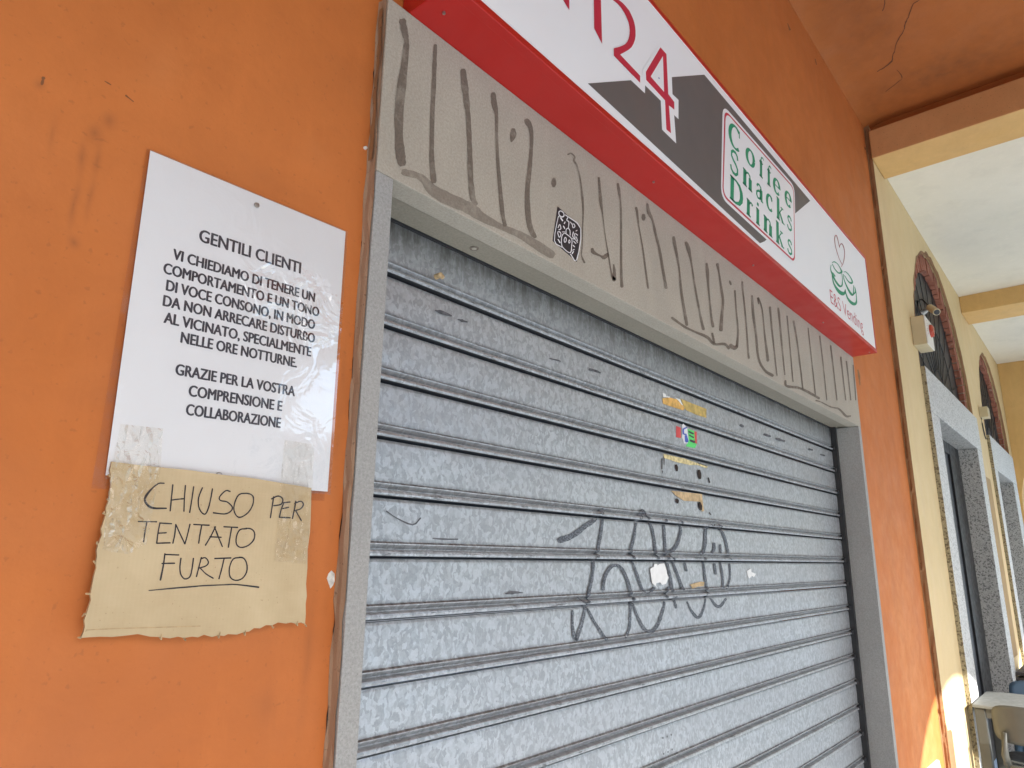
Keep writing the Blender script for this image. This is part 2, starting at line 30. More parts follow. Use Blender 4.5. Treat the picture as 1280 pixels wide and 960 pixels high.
'GRAF': [[6671,15145,6630,15220,6760,15136,6693,15261,6828,15147,6760,15278,6897,15159,6828,15294,6966,15177,6897,15304,7040,15191,6959,15321,7114,15208,7019,15337,7178,15235,7085,15348,7244,15257,7146,15366,7311,15280,7206,15386,7379,15304,7265,15408,7453,15327,7319,15436,7516,15363,7384,15457,7585,15394,7441,15488,7645,15430,7508,15518,7705,15467,7583,15549,7782,15495,7653,15591,7851,15536,7751,15621,7945,15568,7840,15660,8048,15602,7927,15700,8134,15654,8026,15728,8231,15700,8099,15769,8302,15758,8178,15809,8379,15813,8239,15861,8437,15874,8311,15913,8505,15929,8372,15971,8568,15987,8444,16026,8574,16021,8499,16044],[8510,15854,8583,15855,8483,15831,8603,15833,8470,15800,8607,15803,8471,15771,8599,15773,8464,15742,8598,15743,8461,15711,8590,15710,8452,15675,8580,15672,8444,15636,8565,15631,8435,15593,8546,15587,8410,15547,8539,15540,8384,15497,8529,15489,8371,15441,8504,15434,8354,15375,8479,15369,8318,15302,8469,15294,8303,15226,8435,15218,8279,15155,8410,15145,8259,15095,8383,15083,8236,15049,8361,15033,8212,15011,8340,14991,8180,14979,8327,14954,8171,14943,8293,14923,8155,14906,8267,14889,8135,14872,8247,14854,8115,14840,8229,14822,8104,14805,8202,14791,8078,14765,8192,14752,8058,14714,8175,14704,8042,14649,8155,14641,8023,14572,8138,14565,8014,14490,8112,14484,7997,14412,8091,14405,7964,14345,8086,14333,7944,14288,8067,14274,7933,14236,8037,14222,7901,14190,8027,14172,7878,14144,8006,14124,7851,14096,7986,14074,7827,14048,7957,14024,7804,13999,7924,13975,7773,13950,7896,13926,7746,13899,7866,13877,7722,13846,7839,13827,7708,13790,7808,13775,7694,13732,7782,13720,7665,13677,7773,13662,7649,13620,7749,13605,7618,13566,7736,13546,7590,13512,7716,13490,7566,13458,7691,13435,7541,13404,7664,13380,7509,13351,7640,13324,7470,13299,7616,13266,7444,13243,7572,13211,7395,13190,7545,13151,7354,13134,7505,13093,7314,13078,7464,13037,7266,13025,7434,12979,7278,12985,7378,12957],[7199,13647,7248,13644,7182,13633,7262,13627,7168,13582,7264,13575,7167,13531,7252,13524,7158,13480,7247,13473,7154,13427,7244,13422,7147,13374,7253,13370,7157,13315,7255,13314,7160,13253,7271,13253,7176,13192,7281,13193,7178,13136,7308,13140,7188,13089,7328,13099,7213,13055,7335,13073,7230,13026,7354,13062,7259,13008,7363,13052,7270,12994,7392,13041,7294,12983,7405,13021,7345,12967,7412,12990],[7404,13923,7428,13933,7407,13911,7447,13928,7475,13851,7534,13877,7554,13795,7615,13821,7632,13739,7697,13765,7701,13681,7778,13709,7769,13627,7848,13651,7819,13569,7917,13595,7873,13513,7969,13535,7909,13454,8029,13480,7960,13398,8073,13424,8020,13346,8113,13370,8072,13295,8166,13322,8121,13246,8224,13277,8179,13202,8273,13230,8223,13155,8335,13188,8272,13111,8388,13143,8323,13068,8434,13098,8368,13025,8482,13055,8409,12982,8533,13014,8450,12938,8583,12972,8496,12896,8630,12930,8551,12876,8632,12896],[8536,14042,8451,14048,8569,14067,8428,14076,8579,14104,8431,14112,8573,14141,8447,14147,8583,14176,8448,14185,8584,14212,8466,14224,8607,14249,8473,14266,8619,14293,8503,14310,8647,14338,8523,14358,8684,14382,8545,14409,8722,14424,8576,14459,8750,14464,8630,14502,8800,14497,8678,14544,8854,14530,8737,14585,8909,14561,8806,14621,8959,14587,8884,14649,9011,14598,8961,14672,9058,14605,9045,14681,9110,14600,9131,14686,9164,14596,9216,14675,9222,14589,9293,14651,9277,14572,9363,14620,9316,14539,9439,14587,9362,14498,9502,14541,9417,14453,9549,14486,9461,14399,9601,14431,9512,14346,9639,14372,9558,14289,9679,14310,9585,14223,9735,14245,9623,14157,9771,14176,9648,14093,9809,14110,9684,14036,9822,14047,9691,13986,9848,13995,9706,13945,9851,13948,9702,13905,9862,13904,9712,13860,9852,13857,9711,13808,9847,13803,9707,13747,9839,13739,9688,13679,9836,13669,9683,13607,9814,13597,9674,13534,9795,13525,9663,13463,9780,13454,9654,13391,9772,13384,9632,13320,9780,13310,9640,13248,9756,13239,9621,13184,9750,13169,9593,13128,9737,13105,9562,13082,9706,13049,9534,13039,9655,13004,9489,13001,9613,12962,9447,12962,9567,12924,9405,12921,9525,12884,9408,12894,9480,12872],[10458,16126,10567,16107,10390,16098,10572,16065,10322,16027,10507,15993,10273,15953,10419,15925,10208,15881,10351,15856,10167,15806,10271,15790,10109,15734,10226,15721,10080,15659,10177,15653,10051,15586,10150,15582,10015,15513,10138,15509,9994,15442,10112,15437,9957,15375,10092,15364,9926,15307,10049,15293,9866,15240,10025,15221,9830,15172,9978,15154,9799,15105,9940,15092,9765,15042,9927,15035,9752,14983,9922,14984,9766,14928,9910,14935,9771,14877,9921,14889,9780,14830,9938,14846,9803,14788,9942,14805,9826,14753,9949,14772,9850,14724,9961,14748,9869,14697,9985,14724,9904,14669,10001,14689,9940,14628,10026,14643,9966,14565,10075,14583,10011,14491,10119,14508,10042,14408,10182,14430,10096,14331,10223,14351,10144,14262,10262,14281,10182,14202,10300,14220,10209,14143,10343,14163,10251,14090,10370,14111,10290,14041,10406,14068,10336,13999,10446,14037,10395,13966,10487,14017,10462,13942,10529,14004,10536,13926,10572,13998,10611,13916,10618,13999,10692,13916,10662,14001,10768,13937,10717,13997,10857,13947,10765,14022,10922,13979,10841,14036,10994,14001,10912,14061,11057,14028,10992,14077,11079,14049,11040,14078],[10390,16103,10497,16144,10392,16061,10571,16129,10492,15992,10658,16056,10597,15924,10750,15982,10695,15854,10846,15909,10787,15787,10930,15833,10868,15724,10992,15756,10913,15657,11048,15685,10943,15592,11089,15616,10967,15528,11115,15547,10991,15462,11130,15479,11009,15394,11151,15409,11025,15321,11172,15335,11043,15246,11183,15258,11052,15171,11195,15181,11042,15098,11224,15110,11063,15034,11220,15044,11069,14979,11229,14989,11082,14932,11226,14940,11079,14889,11239,14897,11085,14846,11241,14854,11104,14802,11232,14809,11132,14782,11208,14786],[9783,13860,9846,13864,9768,13841,9872,13846,9783,13803,9880,13808,9780,13768,9900,13773,9792,13730,9907,13737,9813,13689,9915,13697,9826,13639,9949,13652,9860,13581,9980,13596,9897,13516,10022,13532,9940,13447,10070,13465,9992,13378,10116,13397,10041,13312,10170,13334,10087,13246,10234,13272,10148,13180,10292,13208,10214,13116,10351,13146,10261,13052,10431,13099,10342,13006,10476,13056,10417,12968,10527,13028,10495,12940,10577,13009,10576,12915,10625,13002,10664,12904,10668,12998,10753,12906,10712,12996,10843,12913,10759,13004,10921,12939,10824,13010,11010,12962,10878,13035,11089,12997,10938,13063,11167,13039,10993,13099,11238,13094,11048,13146,11281,13166,11128,13202,11376,13230,11151,13277,11398,13305,11236,13338,11451,13362,11279,13398,11490,13409,11319,13445,11521,13450,11355,13483,11543,13488,11389,13516,11547,13530,11434,13548,11580,13572,11448,13589,11608,13621,11457,13634,11610,13673,11480,13682,11620,13724,11494,13734,11627,13774,11518,13785,11667,13818,11527,13839,11696,13863,11571,13888,11731,13909,11624,13933,11781,13952,11672,13979,11831,13998,11724,14024,11874,14045,11777,14067,11871,14065,11813,14079],[11668,15928,11749,15931,11639,15905,11773,15910,11631,15882,11774,15886,11624,15866,11775,15870,11615,15845,11778,15852,11618,15809,11770,15818,11619,15747,11767,15756,11613,15644,11773,15653,11621,15510,11768,15518,11627,15363,11765,15370,11616,15223,11783,15231,11631,15110,11779,15117,11634,15028,11788,15036,11638,14963,11798,14973,11658,14910,11796,14920,11659,14859,11817,14872,11674,14803,11831,14817,11695,14740,11848,14755,11714,14676,11876,14693,11744,14614,11895,14630,11776,14555,11912,14569,11783,14499,11947,14515,11804,14453,11960,14467,11806,14412,11988,14428,11824,14375,11997,14389,11843,14334,12005,14346,11854,14285,12024,14296,11860,14224,12049,14235,11878,14156,12063,14166,11899,14085,12074,14093,11915,14012,12091,14020,11936,13941,12103,13948,11975,13916,12075,13920],[12578,15962,12641,15974,12567,15942,12672,15962,12584,15901,12701,15923,12611,15862,12726,15885,12630,15823,12756,15845,12652,15785,12771,15800,12659,15745,12779,15753,12652,15701,12778,15704,12630,15654,12778,15653,12595,15607,12774,15600,12566,15556,12751,15544,12544,15500,12705,15487,12503,15438,12662,15422,12433,15372,12633,15348,12378,15304,12576,15275,12331,15241,12499,15208,12255,15197,12445,15143,12203,15160,12354,15097,12133,15134,12266,15055,12070,15107,12166,15029,11997,15087,12074,15006,11933,15069,11981,14991,11874,15056,11888,14986,11812,15054,11802,14984,11743,15052,11724,14989,11669,15056,11651,14991,11593,15050,11582,14999,11553,15041,11546,15010],[11906,14952,11966,14964,11900,14932,11999,14953,11929,14879,12052,14904,11966,14829,12097,14856,12004,14778,12142,14806,12047,14726,12186,14752,12103,14670,12219,14691,12145,14605,12273,14627,12192,14535,12327,14558,12238,14462,12383,14486,12301,14390,12425,14410,12339,14316,12490,14340,12387,14245,12544,14269,12445,14175,12587,14197,12490,14103,12645,14126,12535,14031,12703,14056,12593,13961,12748,13983,12641,13941,12734,13954],[12831,14720,12902,14727,12814,14699,12932,14710,12821,14678,12941,14689,12830,14657,12947,14668,12837,14636,12955,14647,12848,14615,12961,14625,12847,14593,12977,14605,12862,14572,12978,14583,12870,14551,12985,14562,12870,14529,13001,14541,12884,14509,13003,14519,12885,14487,13017,14499,12919,14469,12998,14476],[12018,13794,12117,13802,11996,13766,12160,13778,12012,13738,12167,13749,12023,13710,12179,13721,12028,13681,12197,13693,12040,13653,12208,13665,12065,13626,12206,13635,12074,13598,12219,13607,12067,13568,12249,13580,12084,13541,12255,13552,12111,13513,12251,13522,12117,13485,12268,13494,12157,13462,12248,13468],[14834,15951,14902,15909,14748,15944,14860,15874,14667,15913,14761,15846,14570,15892,14670,15815,14470,15859,14589,15793,14367,15816,14531,15767,14299,15754,14473,15734,14238,15681,14455,15676,14201,15596,14448,15600,14210,15509,14414,15515,14178,15425,14423,15429,14162,15355,14403,15352,14140,15293,14376,15287,14122,15235,14347,15226,14107,15182,14310,15169,14077,15139,14278,15117,14036,15108,14243,15067,14008,15088,14174,15026,13977,15073,14094,14999,13934,15056,14017,14985,13876,15037,13953,14975,13822,15013,13890,14965,13795,14991,13836,14963],[14018,14888,14088,14894,14000,14868,14117,14878,13999,14844,14132,14857,14004,14826,14142,14839,14012,14807,14148,14818,14027,14777,14148,14785,14028,14728,14163,14735,14041,14653,14168,14659,14039,14557,14190,14562,14054,14451,14195,14456,14058,14348,14213,14354,14065,14259,14229,14266,14082,14187,14245,14197,14095,14125,14274,14137,14131,14071,14279,14079,14151,14018,14285,14021,14132,13960,14305,13956,14116,13896,14289,13886,14093,13827,14258,13813,14069,13756,14213,13742,14033,13688,14174,13672,13999,13624,14135,13608,13972,13565,14095,13550,13932,13510,14069,13492,13886,13460,14042,13437,13849,13412,13997,13385,13782,13370,13966,13331,13743,13317,13890,13283,13667,13270,13837,13225,13587,13231,13777,13168,13541,13202,13678,13128,13526,13196,13547,13107,13509,13199,13411,13127,13450,13223,13309,13167,13384,13266,13212,13213,13296,13310,13144,13269,13224,13357,13075,13321,13155,13402,13021,13375,13106,13455,12960,13430,13048,13510,12915,13490,12989,13567,12874,13548,12936,13624,12823,13604,12897,13638,12829,13626],[15131,15903,15215,15937,15142,15874,15282,15930,15191,15844,15344,15907,15253,15822,15395,15882,15301,15797,15460,15858,15339,15766,15533,15830,15408,15738,15574,15785,15464,15698,15629,15741,15501,15648,15704,15696,15557,15598,15757,15641,15611,15542,15806,15578,15655,15477,15857,15508,15702,15399,15896,15424,15737,15308,15941,15331,15781,15213,15969,15232,15807,15118,16008,15137,15852,15033,16017,15048,15877,14959,16038,14972,15896,14892,16057,14903,15920,14828,16061,14836,15929,14761,16071,14767,15942,14687,16068,14691,15950,14601,16066,14605,15948,14509,16071,14511,15946,14414,16063,14414,15936,14324,16043,14321,15906,14243,16017,14236,15859,14175,15971,14161,15798,14113,15910,14094,15726,14055,15843,14033,15649,13998,15777,13974,15583,13937,15710,13914,15588,13914,15664,13901],[14834,15347,14959,15355,14796,15313,15004,15327,14801,15278,15005,15292,14817,15242,15003,15256,14806,15208,15025,15220,14807,15180,15020,15180,14811,15157,14988,15141,14789,15137,14953,15104,14758,15117,14903,15073,14725,15092,14841,15050,14678,15067,14790,15028,14639,15040,14738,15008,14629,15018,14689,14998],[15307,15306,15419,15311,15270,15277,15457,15286,15278,15255,15450,15263,15274,15232,15454,15241,15281,15210,15449,15218,15274,15187,15456,15196,15292,15166,15440,15173,15279,15143,15453,15151,15274,15121,15459,15129,15279,15099,15455,15106,15284,15076,15450,15084,15281,15054,15454,15061,15316,15031,15420,15035],[14815,14710,14922,14715,14784,14682,14962,14691,14789,14652,14964,14661,14792,14622,14969,14631,14797,14593,14973,14601,14795,14562,14982,14571,14814,14533,14971,14540,14807,14503,14986,14511,14830,14474,14971,14480,14831,14444,14978,14450,14832,14414,14985,14420,14832,14384,14994,14391,14867,14362,14964,14366],[15262,14754,15349,14760,15238,14732,15383,14741,15267,14642,15394,14650,15273,14549,15431,14559,15296,14459,15449,14467,15320,14373,15460,14379,15331,14293,15472,14298,15334,14223,15478,14225,15330,14160,15480,14160,15323,14100,15478,14099,15332,14041,15459,14040,15308,13980,15476,13979,15340,13956,15441,13955],[14347,13706,14415,13723,14348,13684,14461,13711,14414,13631,14539,13659,14473,13573,14624,13606,14543,13517,14699,13554,14599,13460,14787,13514,14682,13420,14844,13483,14769,13392,14892,13461,14853,13369,14937,13451,14951,13356,14969,13448,15055,13357,15000,13449,15164,13369,15038,13459,15255,13405,15108,13472,15360,13443,15176,13509,15436,13496,15281,13547,15520,13546,15380,13592,15609,13590,15472,13636,15621,13618,15538,13646]],
'SMUDGE': [[2556,19601,2560,19616,2566,19597,2572,19622,2621,19590,2633,19638,2674,19578,2698,19660,2739,19580,2768,19665,2821,19585,2850,19662,2915,19593,2938,19653,3012,19606,3025,19639,3029,19612,3037,19633],[3201,19594,3206,19608,3209,19589,3218,19613,3246,19586,3258,19618,3283,19582,3297,19623,3321,19567,3344,19642,3376,19584,3389,19632,3432,19595,3441,19632,3488,19604,3496,19634,3502,19611,3507,19629],[6334,19462,6341,19482,6349,19457,6360,19490,6463,19467,6474,19500,6577,19474,6590,19512,6667,19479,6684,19522,6719,19485,6737,19518,6745,19483,6767,19516,6777,19486,6792,19509,6791,19490,6799,19504],[17574,19545,17642,19604,17618,19521,17733,19620,17648,19515,17773,19623,17684,19513,17809,19620,17710,19503,17854,19627,17748,19503,17887,19622,17811,19524,17895,19597,17824,19504,17953,19614,17926,19521,18004,19588],[19845,19526,19902,19586,19905,19506,20000,19607,20011,19513,20098,19604,20099,19499,20215,19621,20215,19514,20305,19608,20319,19515,20409,19610,20416,19510,20520,19618,20535,19526,20611,19605,20613,19542,20659,19590],[21109,19528,21160,19583,21169,19511,21254,19604,21305,19505,21410,19618,21445,19501,21564,19629,21598,19511,21708,19628,21763,19531,21842,19615,21907,19528,22000,19626,22054,19527,22156,19635,22165,19551,22227,19616],[25042,19601,25098,19661,25117,19584,25212,19686,25194,19593,25278,19683,25266,19597,25350,19686,25336,19597,25424,19691,25417,19609,25488,19685,25485,19608,25566,19693,25558,19611,25639,19696,25654,19631,25703,19683],[26601,19564,26647,19606,26651,19551,26729,19621,26741,19548,26831,19630,26833,19546,26932,19636,26940,19558,27017,19628,27024,19549,27128,19642,27122,19552,27225,19644,27218,19552,27326,19648,27331,19573,27396,19631],[2754,15122,2754,15133,2763,15117,2764,15137,2860,15112,2862,15137,2959,15105,2961,15139,3065,15104,3065,15138,3179,15110,3178,15136,3299,15114,3297,15140,3421,15117,3419,15145,3434,15123,3433,15140],[4852,14064,4847,14083,4871,14059,4862,14090,4966,14059,4954,14103,5062,14051,5046,14124,5149,14063,5144,14119,5234,14063,5236,14113,5320,14066,5323,14098,5407,14065,5410,14087,5420,14068,5422,14081],[1606,15563,1617,15576,1612,15554,1630,15576,1687,15521,1701,15538,1762,15486,1773,15501,1852,15450,1863,15467,1975,15405,1987,15426,2116,15358,2129,15387,2244,15343,2242,15368,2333,15370,2307,15393,2387,15427,2363,15441,2442,15480,2418,15494,2444,15490,2429,15498],[7993,19544,8010,19589,8027,19532,8057,19607,8121,19539,8151,19615,8218,19551,8246,19618,8302,19555,8337,19624,8374,19554,8417,19625,8448,19564,8479,19612,8514,19558,8550,19613,8550,19568,8571,19601]],
'TAPEY': [[11889,19502],[12318,19619],[12951,19649],[13333,19451],[13222,19359],[12533,19346],[11922,19346]],
'TAPEO': [[13057,19717],[13929,19703],[14912,19698],[14873,19385],[14105,19370],[13379,19410]],
'TAPEW': [[[11903,19681],[12088,19679],[12130,19617],[12368,19647],[12336,19603],[11939,19558]],[[12660,19682],[13024,19682],[13208,19521],[13108,19523],[12919,19619]]],
'STKR': [[[12693,18785],[12995,18774],[12982,18443],[12660,18431]],[[13913,18800],[14083,18805],[14059,18412],[13933,18414]]],
'STKW': [[13073,18866],[13179,18930],[13419,18814],[13482,18440],[13389,18333],[13145,18301],[13044,18475]],
'STKG': [[13500,18811],[13935,18803],[13954,18417],[14058,18397],[13893,18245],[13288,18235],[13502,18443]],
'STKB': [[13391,18849,13405,18829,13359,18847,13381,18814,13277,18824,13301,18788,13187,18798,13230,18765,13108,18755,13194,18745,13073,18696,13175,18706,13068,18635,13171,18655,13091,18588,13182,18624,13163,18572,13201,18619,13242,18580,13256,18623,13310,18588,13323,18628,13341,18598,13349,18622],[13236,18571,13333,18593,13211,18539,13373,18575,13211,18511,13387,18549,13212,18483,13401,18524,13212,18455,13415,18499,13213,18427,13429,18473,13213,18399,13443,18448,13214,18371,13458,18423,13273,18343,13419,18374]],
'STKD': [[13485,18712,13514,18742,13508,18700,13556,18750,13578,18693,13629,18746,13648,18686,13702,18742,13718,18680,13775,18738,13789,18673,13849,18734,13841,18682,13876,18719],[13513,18608,13540,18632,13529,18597,13573,18637,13596,18588,13643,18630,13663,18578,13713,18623,13731,18568,13784,18616,13799,18559,13855,18609,13841,18565,13875,18595],[13542,18438,13577,18480,13576,18422,13636,18492,13642,18418,13703,18491,13707,18413,13771,18489,13773,18409,13840,18488,13839,18405,13908,18486,13907,18418,13949,18467]],
'RES1': [[11842,17816],[12255,17821],[13118,17830],[13925,17790],[14781,17767],[14683,17688],[14022,17724],[13501,17668],[12617,17663],[12243,17684],[11833,17700]],
'RES2': [[12208,16771],[13111,16798],[14233,16829],[14266,16573],[14329,16306],[14167,16273],[14046,16577],[12986,16532],[12475,16651]],
'HOLES': [[12520,17574,12599,17592,12504,17548,12635,17578,12503,17521,12658,17556,12502,17496,12682,17534,12505,17472,12696,17506,12517,17447,12693,17474,12535,17420,12681,17441,12553,17391,12668,17408,12578,17376,12647,17386],[14021,17568,14135,17589,13991,17533,14182,17567,13984,17495,14210,17535,13976,17457,14238,17503,13979,17420,14255,17467,13998,17382,14253,17424,14028,17343,14241,17377,14059,17304,14229,17331,14098,17284,14200,17300],[12466,16559,12528,16576,12460,16537,12565,16567,12461,16517,12594,16554,12460,16499,12626,16540,12462,16486,12648,16518,12471,16473,12646,16492,12486,16455,12630,16467,12501,16436,12615,16445,12524,16419,12592,16425],[13982,16559,14069,16572,13959,16533,14105,16554,13947,16495,14136,16522,13936,16457,14167,16489,13936,16421,14187,16456,13956,16388,14187,16421,13987,16358,14175,16385,14018,16328,14164,16348,14053,16310,14141,16322]],
'RLINES': [[11700,17675,11728,17678,11690,17666,11737,17671,11689,17588,11726,17593,11679,17510,11724,17515,11666,17432,11724,17439,11661,17355,11716,17361,11672,17347,11704,17350],[11828,17712,11857,17715,11818,17702,11866,17708,11815,17652,11866,17658,11818,17603,11859,17608,11820,17553,11853,17557,11818,17503,11852,17507,11824,17498,11845,17501],[14717,17393,14778,17405,14704,17374,14805,17395,14733,17342,14812,17358,14746,17306,14833,17324,14766,17272,14849,17289,14779,17236,14871,17255,14804,17227,14859,17238],[14010,17786,14020,17799,14022,17781,14039,17803,14180,17775,14196,17796,14338,17768,14356,17790,14500,17762,14516,17782,14662,17755,14679,17776,14681,17758,14691,17771],[11697,17314,11726,17318,11687,17305,11736,17311,11689,17286,11735,17291,11691,17266,11734,17272,11697,17247,11729,17251,11702,17228,11726,17231,11707,17225,11721,17227],[14658,16274,14710,16290,14657,16257,14743,16284,14679,16244,14761,16269,14716,16235,14763,16249,14724,16217,14796,16239,14748,16204,14812,16224,14773,16199,14812,16211],[11157,10327,11181,10323,11149,10322,11188,10315,11148,10305,11186,10298,11147,10287,11185,10281,11154,10280,11177,10276],[11383,10320,11406,10316,11374,10315,11413,10309,11373,10298,11412,10291,11371,10280,11410,10274,11379,10273,11402,10269],[11603,10328,11627,10324,11595,10323,11634,10317,11593,10306,11633,10299,11591,10288,11631,10281,11599,10281,11623,10277],[11175,9946,11198,9942,11167,9941,11205,9934,11166,9924,11204,9917,11164,9907,11202,9900,11171,9900,11194,9896],[11400,9949,11424,9945,11392,9944,11431,9937,11391,9927,11430,9920,11389,9910,11428,9903,11396,9902,11420,9898],[11622,9971,11645,9967,11613,9966,11653,9959,11612,9949,11651,9942,11610,9931,11650,9924,11617,9924,11641,9920]],
'SCRAP': [[[10803,14553],[11022,14615],[11027,14678],[11203,14687],[11199,14636],[11335,14687],[11606,14701],[11727,14507],[11738,14421],[11829,14313],[11651,14145],[11424,14119],[11341,14192],[11120,14175],[11072,14114],[11172,14049],[10887,14179],[10848,14345]],[[17372,14470],[17775,14548],[17753,14428],[18138,14365],[17958,14256],[17782,14298],[17532,14211],[17421,14311]]],
'SMEAR': [[13130,14095],[13442,14135],[13867,14174],[14078,14147],[14010,14032],[13638,14031],[13270,13980]],
'PIN': [2489,20236],
'LEG1': [[3728,26748],[4038,26976],[4033,26530],[3727,26506]],
'LEG2': [[5025,27515],[5291,27708],[5337,26512],[5025,26520]],
'TWO': [[5870,28129],[6085,28176],[6240,28172],[6395,28132],[6510,28063],[6601,27976],[6636,27874],[6646,27756],[6622,27615],[6575,27474],[6513,27344],[6411,27204],[6265,27059],[6066,26886],[5857,26721],[5848,26504],[7066,26482],[7080,26696],[6134,26720],[6359,26937],[6540,27117],[6693,27290],[6798,27458],[6882,27639],[6924,27792],[6933,27950],[6915,28065],[6857,28203],[6764,28291],[6646,28361],[6486,28374],[6328,28371],[6130,28318]],
'FOUR': [[8254,28308],[8590,28311],[8583,27034],[8918,26975],[8895,26726],[8590,26685],[8628,25851],[8380,25836],[8381,26720],[7392,26761],[7391,27001]],
'FOURH': [[8366,28098],[8337,26958],[7631,27006]],
'WOUT': [[[6456,26244],[6614,26292],[7303,26313],[7351,26787],[6960,26745]],[[8855,27858],[8842,27184],[9191,27200],[9129,26557],[8879,26550],[8913,25694],[8145,25706],[8143,26574],[7195,26564],[7220,26955],[8193,28348]]],
'GREY': [[4734,25069],[11047,29155],[20727,29079],[18721,27706],[15062,25137],[14624,24906]],
'DOT': [8078,27227],
'HEART': [[24472,28385,24425,28371,24496,28401,24418,28377,24529,28444,24448,28418,24565,28488,24471,28458,24604,28530,24502,28501,24650,28570,24548,28547,24712,28616,24613,28600,24783,28665,24694,28658,24840,28698,24797,28719,24862,28707,24926,28770,24907,28712,25027,28786,24972,28708,25108,28782,25035,28692,25179,28764,25087,28664,25233,28732,25129,28622,25273,28686,25163,28567,25301,28625,25183,28500,25314,28553,25183,28426,25308,28474,25156,28340,25279,28384,25108,28243,25230,28284,25047,28142,25169,28182,24985,28047,25105,28084,24923,27958,25036,27992,24855,27872,24961,27902,24784,27789,24880,27815,24709,27712,24797,27733,24631,27640,24708,27656,24547,27573,24615,27585,24459,27507,24524,27518,24371,27439,24436,27451,24367,27429,24407,27436],[24484,28392,24435,28372,24497,28406,24416,28372,24470,28479,24388,28444,24443,28553,24361,28517,24418,28625,24330,28587,24391,28690,24295,28648,24365,28753,24258,28705,24338,28813,24218,28758,24307,28861,24176,28798,24264,28890,24132,28819,24194,28892,24093,28819,24086,28860,24077,28814,23977,28805,24060,28806,23902,28749,24023,28778,23846,28689,23975,28729,23798,28620,23924,28663,23758,28545,23880,28590,23734,28472,23850,28517,23725,28399,23835,28444,23730,28324,23833,28367,23745,28250,23843,28291,23769,28179,23862,28219,23803,28112,23894,28152,23846,28048,23939,28089,23897,27986,23990,28028,23951,27928,24043,27969,24007,27873,24094,27912,24067,27821,24147,27857,24130,27772,24208,27807,24198,27726,24275,27762,24274,27687,24350,27724,24357,27654,24433,27691,24443,27623,24519,27660,24527,27591,24604,27628,24552,27594,24598,27617]],
